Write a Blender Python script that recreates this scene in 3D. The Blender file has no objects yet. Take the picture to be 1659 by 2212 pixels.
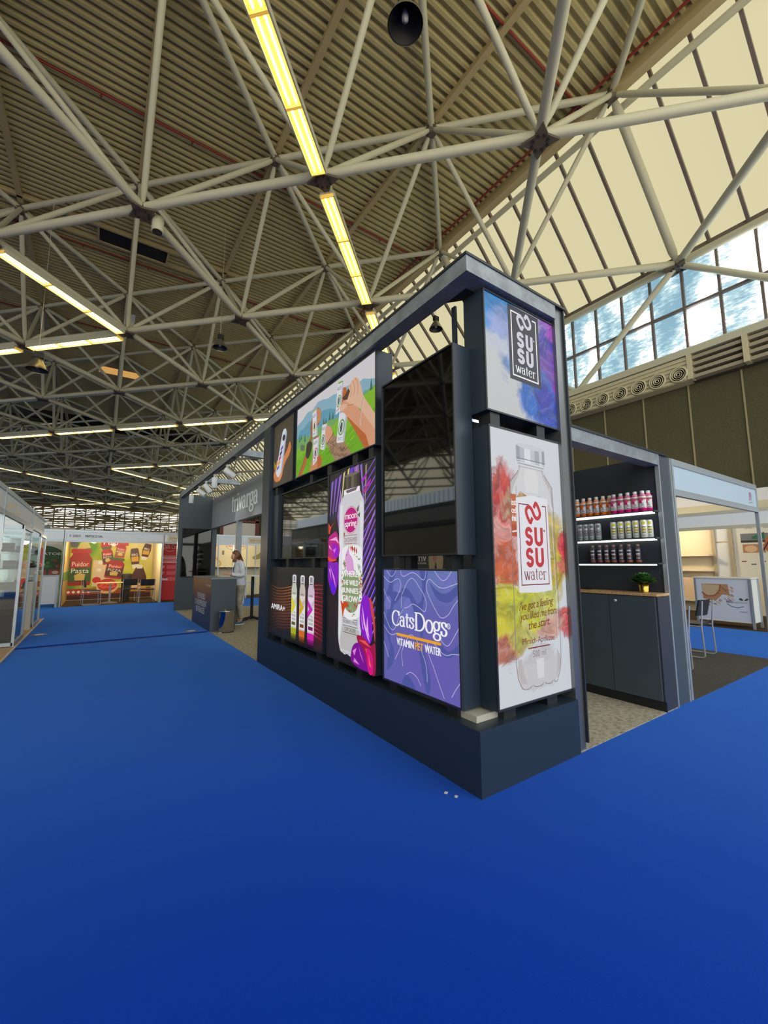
import bpy, math, random
from mathutils import Vector as V, Matrix
random.seed(11)
SC = bpy.context.scene
COL = SC.collection
PI = math.pi
cos, sin, R = math.cos, math.sin, math.radians

# ------------------------------------------------------------------ helpers
def lin(c):
    return tuple(((x/255)/12.92 if x/255 <= .04045 else ((x/255+.055)/1.055)**2.4) for x in c)

MATS = {}
def mat(name, rgb, rough=.55, metal=0., em=None, es=0., spec=.5, sheen=0., trans=0., alpha=1., sample=True):
    if name in MATS: return MATS[name]
    m = bpy.data.materials.new(name); m.use_nodes = True
    b = m.node_tree.nodes['Principled BSDF']
    b.inputs['Base Color'].default_value = (*lin(rgb), 1)
    b.inputs['Roughness'].default_value = rough
    b.inputs['Metallic'].default_value = metal
    b.inputs['Specular IOR Level'].default_value = spec
    if sheen:
        b.inputs['Sheen Weight'].default_value = sheen
        b.inputs['Sheen Roughness'].default_value = .4; b.inputs['Sheen Tint'].default_value = (.14, .42, 1, 1)
    if em is not None:
        b.inputs['Emission Color'].default_value = (*lin(em), 1)
        b.inputs['Emission Strength'].default_value = es
    if trans:
        b.inputs['Transmission Weight'].default_value = trans
    if alpha < 1:
        b.inputs['Alpha'].default_value = alpha
    if not sample:
        m.cycles.emission_sampling = 'NONE'
    MATS[name] = m
    return m

def nd(m, kind, **kw):
    n = m.node_tree.nodes.new(kind)
    for k, v in kw.items():
        if k.startswith('i_'):
            n.inputs[k[2:].replace('_', ' ')].default_value = v
        else:
            setattr(n, k, v)
    return n
def lk(m, a, b): m.node_tree.links.new(a, b)

def noisy(m, rgb1, rgb2, scale, detail=4, stretch=(1, 1, 1), bump=0., lo=.35, hi=.65):
    """mottle the base colour between two tones; optional fine bump"""
    b = m.node_tree.nodes['Principled BSDF']
    tc = nd(m, 'ShaderNodeTexCoord'); mp = nd(m, 'ShaderNodeMapping'); mp.inputs['Scale'].default_value = stretch
    nz = nd(m, 'ShaderNodeTexNoise', i_Scale=scale, i_Detail=detail, i_Roughness=.65)
    cr = nd(m, 'ShaderNodeValToRGB')
    cr.color_ramp.elements[0].position = lo; cr.color_ramp.elements[0].color = (*lin(rgb1), 1)
    cr.color_ramp.elements[1].position = hi; cr.color_ramp.elements[1].color = (*lin(rgb2), 1)
    lk(m, tc.outputs['Object'], mp.inputs['Vector']); lk(m, mp.outputs['Vector'], nz.inputs['Vector'])
    lk(m, nz.outputs['Fac'], cr.inputs['Fac']); lk(m, cr.outputs['Color'], b.inputs['Base Color'])
    if bump:
        bp = nd(m, 'ShaderNodeBump', i_Strength=bump, i_Distance=.01)
        lk(m, nz.outputs['Fac'], bp.inputs['Height']); lk(m, bp.outputs['Normal'], b.inputs['Normal'])
    return m

WORLD = 2.7
PRINT = 1.0     # brightness of the back-lit prints
def E(rgb):     # ink on a back-lit print
    k = 'ink_%d_%d_%d' % tuple(int(x) for x in rgb)
    if k in MATS: return MATS[k]
    m = mat(k, tuple(x*.25 for x in rgb), .45, em=rgb, es=.88*PRINT, spec=.3, sample=False)
    return m
def P(rgb):     # ordinary printed ink
    return mat('paint_%d_%d_%d' % tuple(int(x) for x in rgb), rgb, .5)

class MB:
    def __init__(s): s.v = []; s.f = []; s.mi = []; s.mats = []; s.sm = []
    def m(s, mt):
        if mt not in s.mats: s.mats.append(mt)
        return s.mats.index(mt)
    def face(s, pts, mt, smooth=False):
        n = len(s.v); s.v += [tuple(p) for p in pts]; s.f.append(tuple(range(n, n+len(pts)))); s.mi.append(s.m(mt)); s.sm.append(smooth)
    def raw(s, vs, fs, mt, smooth=False):
        n = len(s.v); k = s.m(mt); s.v += [tuple(p) for p in vs]
        for f in fs: s.f.append(tuple(n+i for i in f)); s.mi.append(k); s.sm.append(smooth)
    def box(s, a, b, mt, rz=0, c=None):
        (x0, y0, z0), (x1, y1, z1) = a, b
        vs = [(x0,y0,z0),(x1,y0,z0),(x1,y1,z0),(x0,y1,z0),(x0,y0,z1),(x1,y0,z1),(x1,y1,z1),(x0,y1,z1)]
        if rz:
            cx, cy = c or ((x0+x1)/2, (y0+y1)/2)
            vs = [(cx+(x-cx)*cos(rz)-(y-cy)*sin(rz), cy+(x-cx)*sin(rz)+(y-cy)*cos(rz), z) for x, y, z in vs]
        s.raw(vs, [(0,3,2,1),(4,5,6,7),(0,1,5,4),(1,2,6,5),(2,3,7,6),(3,0,4,7)], mt)
        return s
    def path(s, pts, r, mt, n=8, caps=True, smooth=True):
        pts = [V(p) for p in pts]; rs = r if isinstance(r, (list, tuple)) else [r]*len(pts)
        rings = []; up = None
        for i, p in enumerate(pts):
            d = (pts[min(i+1, len(pts)-1)] - pts[max(i-1, 0)]).normalized()
            if up is None:
                up = V((0, 0, 1)) if abs(d.z) < .9 else V((1, 0, 0))
            a = d.cross(up).normalized(); up = a.cross(d).normalized()
            rings.append([p + (a*cos(2*PI*k/n) + up*sin(2*PI*k/n))*rs[i] for k in range(n)])
        vs = [q for ring in rings for q in ring]; fs = []
        for i in range(len(pts)-1):
            for k in range(n): fs.append((i*n+k, (i+1)*n+k, (i+1)*n+(k+1) % n, i*n+(k+1) % n))
        s.raw(vs, fs, mt, smooth)
        if caps:
            s.face(rings[0][::-1], mt) if False else s.face(list(rings[0]), mt); s.face(rings[-1][::-1], mt)
        return s
    def lathe(s, c, prof, mt, n=20, smooth=True, ax=None, caps=True):
        c = V(c); vs = []; fs = []
        for r, z in prof:
            for k in range(n): vs.append(c + V((r*cos(2*PI*k/n), r*sin(2*PI*k/n), z)))
        for i in range(len(prof)-1):
            for k in range(n): fs.append((i*n+k, i*n+(k+1) % n, (i+1)*n+(k+1) % n, (i+1)*n+k))
        if ax is not None:
            q = V((0, 0, 1)).rotation_difference(V(ax)); vs = [c + q @ (v-c) for v in vs]
        s.raw(vs, fs, mt, smooth)
        N = len(prof)
        if not caps: return s
        if prof[0][0] > .0005: s.face([vs[k] for k in range(n)][::-1], mt)
        if prof[-1][0] > .0005: s.face([vs[(N-1)*n+k] for k in range(n)], mt)
        return s
    def build(s, name, parent=None):
        me = bpy.data.meshes.new(name); me.from_pydata(s.v, [], s.f)
        for m_ in s.mats: me.materials.append(m_)
        me.polygons.foreach_set('material_index', s.mi); me.polygons.foreach_set('use_smooth', s.sm); me.update()
        o = bpy.data.objects.new(name, me); COL.objects.link(o)
        if parent is not None:
            o.parent = parent
            if parent.type == 'EMPTY': o.matrix_parent_inverse = Matrix.Translation(-V(parent.location))
        return o

def tag(o, label, cat, group=None):
    o['label'] = label; o['category'] = cat
    if group: o['group'] = group
    return o
def thing(name, label, cat, loc=(0, 0, 0), group=None):
    o = bpy.data.objects.new(name, None); COL.objects.link(o); o.location = loc; o.empty_display_size = .1
    return tag(o, label, cat, group)
def struct(mb, name):
    o = mb.build(name); o['kind'] = 'structure'; return o
def dup(root, loc, rz, label, group=None):
    r = root.copy(); COL.objects.link(r); r.location = loc; r.rotation_euler = (0, 0, rz); r['label'] = label
    if group: r['group'] = group
    for ch in list(root.children):
        c = ch.copy(); COL.objects.link(c); c.parent = r
        for g in list(ch.children):
            d = g.copy(); COL.objects.link(d); d.parent = c
    return r
def put(root, loc, rz=0):
    root.location = loc; root.rotation_euler = (0, 0, rz)

def cat_rom(pts, n=8, closed=False):
    out = []; N = len(pts)
    for i in range(N if closed else N-1):
        g = (lambda k: pts[k % N]) if closed else (lambda k: pts[max(0, min(N-1, k))])
        a, b, c, d = g(i-1), g(i), g(i+1), g(i+2)
        for k in range(n):
            t = k/n
            out.append(tuple(.5*(2*b[q]+(c[q]-a[q])*t+(2*a[q]-5*b[q]+4*c[q]-d[q])*t*t+(3*b[q]-a[q]-3*c[q]+d[q])*t**3) for q in (0, 1)))
    if not closed: out.append(tuple(pts[-1][:2]))
    return out
def arc(cx, cy, rx, ry, a0, a1, n=14):
    return [(cx+rx*cos(R(a0+(a1-a0)*k/n)), cy+ry*sin(R(a0+(a1-a0)*k/n))) for k in range(n+1)]

# ---- lettering: sans from the built-in font, serif drawn with a broad pen
_TX = {}
def text_mesh(s, bold=0., space=1.):
    k = (s, bold, space)
    if k in _TX: return _TX[k]
    cu = bpy.data.curves.new('txt', 'FONT'); cu.body = s; cu.offset = bold; cu.space_character = space; cu.fill_mode = 'FRONT'; cu.resolution_u = 4
    ob = bpy.data.objects.new('txt', cu); COL.objects.link(ob)
    dg = bpy.context.evaluated_depsgraph_get()
    me = bpy.data.meshes.new_from_object(ob.evaluated_get(dg))
    vs = [(v.co.x, v.co.y) for v in me.vertices]; fs = [tuple(p.vertices) for p in me.polygons]
    bpy.data.objects.remove(ob); bpy.data.curves.remove(cu); bpy.data.meshes.remove(me)
    x0 = min(v[0] for v in vs); x1 = max(v[0] for v in vs); y0 = min(v[1] for v in vs); y1 = max(v[1] for v in vs)
    vs = [((x-x0)/(x1-x0), (y-y0)/max(1e-6, y1-y0)) for x, y in vs]
    _TX[k] = (vs, fs, (x1-x0)/max(1e-6, y1-y0))
    return _TX[k]

SER = {
 'a': (.5, [arc(.2,.15,.15,.15,0,360,18), [(.36,.38),(.36,.08),(.4,.02),(.47,.02)], [(.07,.36)]+arc(.22,.36,.14,.13,165,0,10)]),
 't': (.36, [[(.16,.66),(.16,.12)]+arc(.24,.12,.08,.11,180,300,6), [(.02,.48),(.34,.48)]]),
 'e': (.49, [[(.07,.28),(.43,.28)], arc(.25,.25,.19,.25,8,325,20)]),
 'r': (.4, [[(.14,0),(.14,.48)], [(.03,0),(.27,0)], [(.03,.47),(.14,.49)], arc(.28,.34,.14,.14,180,50,8)+[(.39,.41)]]),
 'w': (.72, [[(.06,.49),(.22,.0)], [(.22,0),(.37,.47)], [(.34,.49),(.5,0)], [(.5,0),(.66,.49)], [(0,.49),(.16,.49)], [(.28,.49),(.42,.49)], [(.58,.49),(.73,.49)]]),
 'v': (.46, [[(.06,.49),(.22,0)], [(.22,0),(.39,.49)], [(0,.49),(.15,.49)], [(.31,.49),(.46,.49)]]),
 'C': (.7, [arc(.37,.36,.33,.37,42,318,26), [(.62,.5),(.62,.72)]]),
 's': (.42, [cat_rom([(.34,.36),(.3,.46),(.2,.5),(.1,.46),(.09,.36),(.2,.27),(.32,.2),(.34,.1),(.26,.01),(.14,.0),(.06,.06),(.05,.15)], 5), [(.35,.34),(.35,.48)], [(.05,.16),(.05,.0)]]),
 'D': (.76, [[(.14,0),(.14,.72)], [(.02,0),(.2,0)], [(.02,.72),(.2,.72)], [(.14,.72)]+arc(.3,.36,.38,.36,90,-90,20)+[(.14,0)]]),
 'o': (.52, [arc(.26,.25,.21,.25,0,360,22)]),
 'g': (.5, [arc(.23,.32,.17,.17,0,360,18), arc(.25,-.1,.2,.13,0,360,18), [(.14,.18),(.1,.1),(.16,.04),(.3,.03)], [(.35,.43),(.48,.5)]]),
 'i': (.3, [[(.15,0),(.15,.48)], [(.04,0),(.27,0)], [(.04,.47),(.15,.49)], [(.15,.64),(.15,.72)]]),
 'd': (.54, [arc(.22,.25,.18,.25,0,360,20), [(.4,.72),(.4,0)], [(.3,.72),(.4,.72)], [(.4,0),(.5,0)]]),
}
def ribbon(pts, thin, thick):
    """quads of a broad-nib stroke: uprights come out thick, levels thin"""
    L = []; Rr = []
    for i, p in enumerate(pts):
        a = pts[max(0, i-1)]; b = pts[min(len(pts)-1, i+1)]
        if len(pts) > 3 and math.hypot(pts[0][0]-pts[-1][0], pts[0][1]-pts[-1][1]) < 1e-6:
            a = pts[i-1] if i else pts[-2]; b = pts[i+1] if i < len(pts)-1 else pts[1]
        dx, dy = b[0]-a[0], b[1]-a[1]; l = math.hypot(dx, dy) or 1
        w = thin + (thick-thin)*abs(dy/l)**1.3
        nx, ny = -dy/l*w/2, dx/l*w/2
        L.append((p[0]+nx, p[1]+ny)); Rr.append((p[0]-nx, p[1]-ny))
    return [(Rr[i], Rr[i+1], L[i+1], L[i]) for i in range(len(pts)-1)]
def serif_quads(s, thin=.035, thick=.1, track=0.):
    out = []; x = 0
    for ch in s:
        adv, st = SER[ch]
        for pl in st:
            for q in ribbon(pl, thin, thick): out.append([(px+x, py) for px, py in q])
        x += adv+track
    xs = [p[0] for q in out for p in q]; x0, x1 = min(xs), max(xs)
    return out, x0, x1

class Art(MB):
    """a flat printed sheet: u to the right, v up, in metres; lay = order of the inks"""
    def __init__(s, o, U, N, w, h, step=.0006):
        super().__init__(); s.k = 0; s.o = V(o); s.U = V(U); s.Vv = V((0, 0, 1)); s.N = V(N); s.w = w; s.h = h; s.st = step
    def pt(s, u, v, lay): return s.o + s.U*u + s.Vv*v + s.N*(lay*s.st)
    def face(s, pts, mt, smooth=False):     # every ink patch lies a hair above the one before
        s.k = (s.k+1) % 40; super().face([V(p)+s.N*(s.k*9e-6) for p in pts], mt, smooth)
    def poly(s, pts, mt, lay=1, norm=True):
        if norm: pts = [(a*s.w, b*s.h) for a, b in pts]
        s.face([s.pt(a, b, lay) for a, b in pts], mt)
    def rect(s, u0, v0, u1, v1, mt, lay=1): s.poly([(u0, v0), (u1, v0), (u1, v1), (u0, v1)], mt, lay)
    def blob(s, pts, mt, lay=1, n=6): s.poly(cat_rom(pts, n, True), mt, lay)
    def ell(s, cu, cv, ru, rv, mt, lay=1, n=28): s.poly([(cu+ru*cos(2*PI*k/n), cv+rv*sin(2*PI*k/n)) for k in range(n)], mt, lay)
    def line(s, pts, wd, mt, lay=1, thick=None):
        pts = [(a*s.w, b*s.h) for a, b in pts]
        for q in ribbon(pts, wd, thick or wd): s.face([s.pt(a, b, lay) for a, b in q], mt)
    def text(s, t, u0, v0, u1, v1, mt, lay=2, bold=0., shear=0., rise=0., space=1.):
        w = (u1-u0)*s.w; h = (v1-v0)*s.h; vs, fs, asp = text_mesh(t, min(bold, 0.), space); ex = h*max(0., bold)*1.1
        for n_, dx in enumerate((0., -.9, .9, -.45, .45) if ex > 0 else (0.,)):      # fatter strokes: overprint side by side
            s.raw([s.pt(u0*s.w+x*(w-2*ex)+ex+dx*ex+y*shear*h, v0*s.h+y*h+x*rise*s.h, lay)+s.N*(n_*2.5e-5) for x, y in vs], fs, mt)
    def serif(s, t, u0, base, u1, xh, mt, lay=2, thin=.035, thick=.1, track=0.):
        """base and xh are the heights of base line and cap line (.72 em)"""
        q, x0, x1 = serif_quads(t, thin, thick, track); k = (u1-u0)*s.w/(x1-x0); e = (xh-base)*s.h/.72
        for f in q: s.face([s.pt(u0*s.w+(a-x0)*k, base*s.h+b*e, lay) for a, b in f], mt)

def left_art(y1, y0, z0, z1, x=2.0135):   # sheet facing -X, read from the aisle
    return Art((x, y1, z0), (0, -1, 0), (-1, 0, 0), y1-y0, z1-z0)
def front_art(x0, x1, z0, z1, y):         # sheet facing -Y
    return Art((x0, y, z0), (1, 0, 0), (0, -1, 0), x1-x0, z1-z0)

# ------------------------------------------------------------------ camera
cam_d = bpy.data.cameras.new('camera'); cam = bpy.data.objects.new('camera', cam_d); COL.objects.link(cam)
cam_d.sensor_fit = 'VERTICAL'; cam_d.sensor_height = 24.; cam_d.lens = 24.*896.56/2212; cam_d.clip_end = 400; cam_d.clip_start = .05
yaw, pit, rol = R(34.4012), R(6.9527), R(-.17956)
f_ = V((sin(yaw)*cos(pit), cos(yaw)*cos(pit), sin(pit))); r_ = V((cos(yaw), -sin(yaw), 0)); u_ = r_.cross(f_)
r2 = cos(rol)*r_ + sin(rol)*u_; u2 = -sin(rol)*r_ + cos(rol)*u_
mw = Matrix(((r2.x, u2.x, -f_.x, 0), (r2.y, u2.y, -f_.y, 0), (r2.z, u2.z, -f_.z, 1.394), (0, 0, 0, 1)))
cam.matrix_world = mw
SC.camera = cam
SC.view_settings.view_transform = 'Standard'; SC.view_settings.look = 'None'; SC.view_settings.gamma = 1; SC.view_settings.use_curve_mapping = False
SC.view_settings.exposure = 0.0
SC.cycles.use_denoising = True
SC.cycles.max_bounces = 6; SC.cycles.diffuse_bounces = 3; SC.cycles.glossy_bounces = 3; SC.cycles.transmission_bounces = 6; SC.cycles.transparent_max_bounces = 8
SC.cycles.sample_clamp_indirect = 6; SC.cycles.caustics_reflective = False; SC.cycles.caustics_refractive = False

# ------------------------------------------------------------------ materials
CARPET = noisy(mat('carpet_blue', (0, 62, 178), 1., spec=.03, sheen=.7), (0, 46, 158), (0, 55, 176), 700, 2, bump=.25)
CARPET2 = noisy(mat('carpet_blue_far', (8, 70, 180), 1., spec=.05, sheen=.6), (3, 60, 168), (8, 70, 186), 600, 2, bump=.25)
BEIGE = noisy(mat('stand_floor', (160, 152, 132), .9), (108, 102, 86), (172, 164, 142), 26, 8, lo=.3, hi=.55)
GREYC = noisy(mat('carpet_grey', (80, 78, 72), .95, spec=.1), (62, 60, 55), (94, 91, 84), 160, 3)
BROWNC = noisy(mat('carpet_brown', (74, 62, 48), .95, spec=.1), (60, 50, 38), (84, 70, 54), 160, 3)
NAVY = mat('tower_paint', (36, 48, 58), .38, spec=.45)
NAVY2 = mat('stand_paint', (50, 53, 60), .5, spec=.4)
TEAL = mat('stand_teal', (66, 75, 80), .45, spec=.4)
BLACK = mat('black_metal', (22, 23, 26), .5)
FRAME = mat('box_frame', (52, 55, 58), .4, metal=.4)
CANOPY = noisy(mat('canopy_metal', (130, 136, 138), .4, metal=.2), (114, 120, 122), (140, 147, 149), 9, 5)
SCREEN = mat('tv_glass', (2, 2, 2), .035, spec=.6)
STEEL = mat('truss_steel', (194, 190, 162), .5, spec=.4)
STEELD = mat('node_plate', (92, 80, 66), .6)
BOLT = mat('bolt_dark', (45, 38, 32), .5)
ROOF = mat('roof_sheet', (186, 172, 120), .65, spec=.3)
ROOFD = mat('roof_dark', (12, 9, 8), .9)
PURL = mat('purlin_beige', (176, 158, 112), .6)
RED = mat('pipe_red', (130, 40, 30), .5)
WHITE = mat('white_board', (226, 226, 220), .6)
ALU = mat('aluminium', (176, 184, 186), .38, metal=.55)
CHROME = mat('chrome', (205, 205, 208), .22, metal=.55)
GLASS = mat('clear_glass', (235, 245, 245), .02, trans=1.)
CREAM = mat('cream_board', (222, 208, 166), .6)
# ------------------------------------------------------------------ the hall
YN, YF = -8., 92.
m = MB(); m.box((-46, -9, -.3), (15.4, YF, 0), CARPET); struct(m, 'floor')
m = MB(); m.box((-1.035, 9.27, 0.0002), (1.962, 17.0, .012), CARPET2); struct(m, 'floor_aisle')
m = MB(); m.box((-1.04, 9.175, .0002), (1.93, 9.262, .0012), mat('carpet_gap', (4, 8, 60), .95)); struct(m, 'floor_seam')
m = MB(); m.box((1.97, 1.862, .0002), (4.70, 13.88, .005), BEIGE); struct(m, 'floor_stand')
m = MB(); m.box((5.02, 1.862, .0002), (8.05, 6.0, .004), GREYC); struct(m, 'floor_booth')
m = MB(); m.box((11.0, -1, .0002), (14.9, 8, .004), BROWNC); struct(m, 'floor_back_booth')
m = MB(); m.box((-.95, 17.03, .0002), (7.0, 20.2, .004), BROWNC); struct(m, 'floor_row')
m = MB(); m.box((8.06, -4, .0002), (10.99, 8, .003), CARPET2); struct(m, 'floor_cross_aisle')

# corrugated roof sheet (ribs run along X)
def sheet(x0, x1, y0, y1, z=14.98):
    prof = []; y = y0
    while y < y1:
        prof += [(y, z), (y+.1, z), (y+.125, z-.12), (y+.215, z-.12)]; y += .24
    mb = MB(); vs = [(x0, a, b) for a, b in prof]+[(x1, a, b) for a, b in prof]; n = len(prof)
    mb.raw(vs, [(i, i+1, n+i+1, n+i) for i in range(n-1)], ROOF); return mb
c = sheet(-30, 11.2, YN, 46.); c2 = sheet(-30, -8.5, 46., 50.6); c3 = sheet(-30, 11.2, 50.6, YF)
for q in (c2, c3): c.raw(q.v, q.f, ROOF)
c.box((-30, YN, 15.3), (11.4, 46, 15.4), ROOF); c.box((-30, 50.6, 15.3), (11.4, YF, 15.4), ROOF)
struct(c, 'ceiling')
m = MB(); m.box((-9, 45.9, 17.6), (11.9, 50.7, 17.7), ROOFD)
m.box((-9, 45.8, 14.95), (11.4, 45.95, 17.6), ROOFD); m.box((-9, 50.6, 14.95), (11.4, 50.75, 17.6), ROOFD); struct(m, 'ceiling_shaft')

DD = 3.615
def NB(i, j): return V((.363+DD*i, 12.05+DD*j, 10.94))
def NT(i, j): return V((.363+DD*i, 12.05+DD*j, 14.62))
def project(p):
    d = V(p)-V((0, 0, 1.394)); z = d.dot(f_)
    return (829.5+896.56*d.dot(r2)/z, 1106-896.56*d.dot(u2)/z, z) if z > .3 else (None, None, z)
def seen(p):
    x, y, z = project(p); return x is not None and -60 < x < 1720 and -60 < y < 1250

# purlins, edge beams
for i in range(-9, 4):
    m = MB(); x = .363+DD*i; m.box((x-.085, YN, 14.72), (x+.085, YF, 14.9), PURL); o = m.build('purlin'); o['kind'] = 'structure'
m = MB(); m.box((11.05, YN, 14.5), (11.34, YF, 15.05), PURL); m.path([(11.62, YN, 14.42), (11.62, YF, 14.42)], .1, STEEL, 10); struct(m, 'trim_1')
# red sprinkler pipes under the sheet
for n_, (y, x0, x1) in enumerate([(5.6, 3.5, 11.0), (13.1, -9, 11.0), (20.4, -12, 11.0), (27.6, -14, 11.0)]):
    m = MB(); m.path([(x0, y, 14.8), (x1, y, 14.8)], .035, RED, 6)
    for k in range(int((x1-x0)/2.4)): m.path([(x0+1+k*2.4, y, 14.8), (x0+1+k*2.4, y, 14.66)], .03, RED, 6)
    tag(m.build('sprinkler_pipe'), ['red sprinkler pipe under the roof nearest above the display tower', 'red sprinkler pipe crossing the roof behind the tower lights',
        'red sprinkler pipe under the roof beyond the dark roof hatch', 'farthest thin red sprinkler pipe under the roof sheets'][n_], 'pipe', 'red sprinkler pipes under the roof')
m = MB(); m.path([(10.75, 0, 14.7), (10.75, 60, 14.7)], .04, RED, 6); tag(m.build('sprinkler_pipe'), 'red sprinkler pipe running along the roof edge by the slanted glazing', 'pipe', 'red sprinkler pipes under the roof')

# space frame: bottom and top square grids turned 45 degrees, diagonals between
mem = []
def add(p, q, r, k):
    a, b = project(p), project(q); vis = seen(p) or seen(q) or seen((p+q)/2)
    ln = math.hypot(a[0]-b[0], a[1]-b[1]) if a[0] is not None and b[0] is not None else 0
    mem.append((ln if vis else 0, p, q, r, k))
JMIN, JMAX, IMIN = -4, 20, -9
for i in range(IMIN, 5):
    for j in range(JMIN, JMAX+1):
        if (i+j) % 2 == 0:
            p = NB(i, j)
            if i+1 <= 4:
                add(p, NB(i+1, j+1), .115, 'bottom'); add(p, NB(i+1, j-1), .115, 'bottom')
            for a, b in ((i+1, j), (i-1, j), (i, j+1), (i, j-1)):
                if a <= 3: add(p, NT(a, b), .125 if (i == 4) else .078, 'diag')
        elif i <= 3:
            p = NT(i, j)
            if i+1 <= 3:
                add(p, NT(i+1, j+1), .095, 'top'); add(p, NT(i+1, j-1), .095, 'top')
            elif i == 3: pass
for k in range(-2, 12):      # braces from the outer bottom nodes down to the window sill
    p = NB(4, 2*k-2); 
    for s in (-1, 1): add(p, V((14.84, p.y+s*3.6, 7.92)), .1, 'brace')
for k in range(-2, 12): add(NB(4, 2*k-2), NB(4, 2*k), .12, 'edge')
mem = [q for q in mem if q[0] > 0 or q[1].y > -2]
mem.sort(key=lambda q: -q[0])
frame = thing('space_frame', 'pale grey tubular steel space frame spanning under the whole hall roof', 'roof truss', (0, 12, 0)); frame['kind'] = 'structure'
rest = MB(); far = MB()
for k, (ln, p, q, r, kd) in enumerate(mem):
    d = (q-p).normalized(); a, b = p+d*.12, q-d*.12
    if k < 100:
        t = MB(); t.path([a, a+d*.3, b-d*.3, b] if kd == 'diag' else [a, b], [r*.55, r, r, r*.55] if kd == 'diag' else r, STEEL, 12); t.build({'bottom': 'bottom_chord', 'top': 'top_chord', 'diag': 'diagonal_tube', 'brace': 'brace_tube', 'edge': 'edge_tube'}[kd], frame)
    else: rest.path([a, b], r, STEEL, 6, caps=False)
o = rest.build('far_tubes', frame); o['kind'] = 'stuff'
def star(mb, c, r, th, bolts):
    n = 8; pts = []
    for k in range(n*2):
        a = PI/4*0 + k*PI/n; rr = r*(1. if k % 4 == 0 else (.62 if k % 2 else .5)); pts.append((c[0]+rr*cos(a+PI/4), c[1]+rr*sin(a+PI/4)))
    top = [(x, y, c[2]+th) for x, y in pts]; bot = [(x, y, c[2]-th) for x, y in pts]; N = len(pts)
    mb.raw(top+bot, [tuple(range(N)), tuple(range(2*N-1, N-1, -1))]+[(k, N+k, N+(k+1) % N, (k+1) % N) for k in range(N)], STEELD)
    if bolts:
        for k in range(8): mb.lathe((c[0]+r*.42*cos(k*PI/4+.39), c[1]+r*.42*sin(k*PI/4+.39), c[2]-th-.03), [(.035, 0), (.035, .04)], BOLT, 8)
nodes = []
for i in range(IMIN, 5):
    for j in range(JMIN, JMAX+1):
        p = NB(i, j) if (i+j) % 2 == 0 else (NT(i, j) if i <= 3 else None)
        if p is not None and seen(p): nodes.append((project(p)[2], p, (i+j) % 2 == 0))
nodes.sort(key=lambda q: q[0]); far = MB()
for k, (z, p, bt) in enumerate(nodes):
    t = MB() if k < 44 else far
    if bt: star(t, (p.x, p.y, p.z-.15), .42, .03, k < 20); t.lathe((p.x, p.y, p.z-.12), [(.13, 0), (.13, .26)], STEELD, 10)
    else: t.lathe((p.x, p.y, p.z-.2), [(.1, 0), (.17, .05), (.17, .3), (.12, .36)], STEELD, 10); star(t, (p.x, p.y, p.z-.05), .33, .03, False)
    if k < 44: t.build('node_plate', frame)
o = far.build('far_node_plates', frame); o['kind'] = 'stuff'

# slanted translucent glazing and upright clerestory windows on the right
GLZ = mat('fibre_glazing', (70, 68, 56), .6, em=(222, 213, 170), es=.93)
noi = GLZ
def mottled_window():
    mt = bpy.data.materials.new('dirty_sky_glass'); mt.use_nodes = True
    b = mt.node_tree.nodes['Principled BSDF']; b.inputs['Base Color'].default_value = (.1, .12, .13, 1); b.inputs['Roughness'].default_value = .3
    tc = nd(mt, 'ShaderNodeTexCoord'); mp = nd(mt, 'ShaderNodeMapping'); mp.inputs['Scale'].default_value = (1, 1., .55)
    n1 = nd(mt, 'ShaderNodeTexNoise', i_Scale=.8, i_Detail=3); n2 = nd(mt, 'ShaderNodeTexNoise', i_Scale=6, i_Detail=6, i_Roughness=.7)
    mp2 = nd(mt, 'ShaderNodeMapping'); mp2.inputs['Scale'].default_value = (1, .7, 2.2)
    ad = nd(mt, 'ShaderNodeMath', operation='MULTIPLY_ADD'); ad.inputs[1].default_value = .55
    cr = nd(mt, 'ShaderNodeValToRGB'); e = cr.color_ramp.elements
    e[0].position = .67; e[0].color = (*lin((58, 79, 89)), 1); e[1].position = .93; e[1].color = (*lin((250, 253, 250)), 1)
    k = e.new(.80); k.color = (*lin((94, 109, 112)), 1)
    lk(mt, tc.outputs['Object'], mp.inputs['Vector']); lk(mt, mp.outputs['Vector'], n1.inputs['Vector'])
    lk(mt, tc.outputs['Object'], mp2.inputs['Vector']); lk(mt, mp2.outputs['Vector'], n2.inputs['Vector'])
    lk(mt, n2.outputs['Fac'], ad.inputs[0]); lk(mt, n1.outputs['Fac'], ad.inputs[2])
    lk(mt, ad.outputs[0], cr.inputs['Fac']); lk(mt, cr.outputs['Color'], b.inputs['Emission Color']); b.inputs['Emission Strength'].default_value = 5.5
    return mt
SKYG = mottled_window()
MULL = mat('mullion', (112, 100, 92), .5)
m = MB(); m.face([(11.5, YN, 14.95), (15.1, YN, 11.22), (15.1, YF, 11.22), (11.5, YF, 14.95)], GLZ); o = struct(m, 'window_1')
mm = MB(); y = 4.9-.94*12
while y < YF:
    mm.box((0, 0, 0), (.001, .001, .001), MULL) if False else None
    a, b = (11.45, 14.84), (15.0, 11.16)
    vs = [(a[0], y-.04, a[1]), (a[0], y+.04, a[1]), (b[0], y+.04, b[1]), (b[0], y-.04, b[1])]
    vs += [(x-.09, yy, z-.09) for x, yy, z in vs]
    mm.raw(vs, [(0,1,2,3),(7,6,5,4),(0,4,5,1),(1,5,6,2),(2,6,7,3),(3,7,4,0)], MULL)
    y += .94
mm.box((14.86, YN, 11.06), (15.0, YF, 11.24), MULL)
mm.build('window_frame', o)
m = MB(); m.face([(15.1, YN, 7.85), (15.1, YN, 11.2), (15.1, YF, 11.2), (15.1, YF, 7.85)], SKYG); o = struct(m, 'window_2')
mm = MB(); y = 4.9-.94*12-.1
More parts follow.
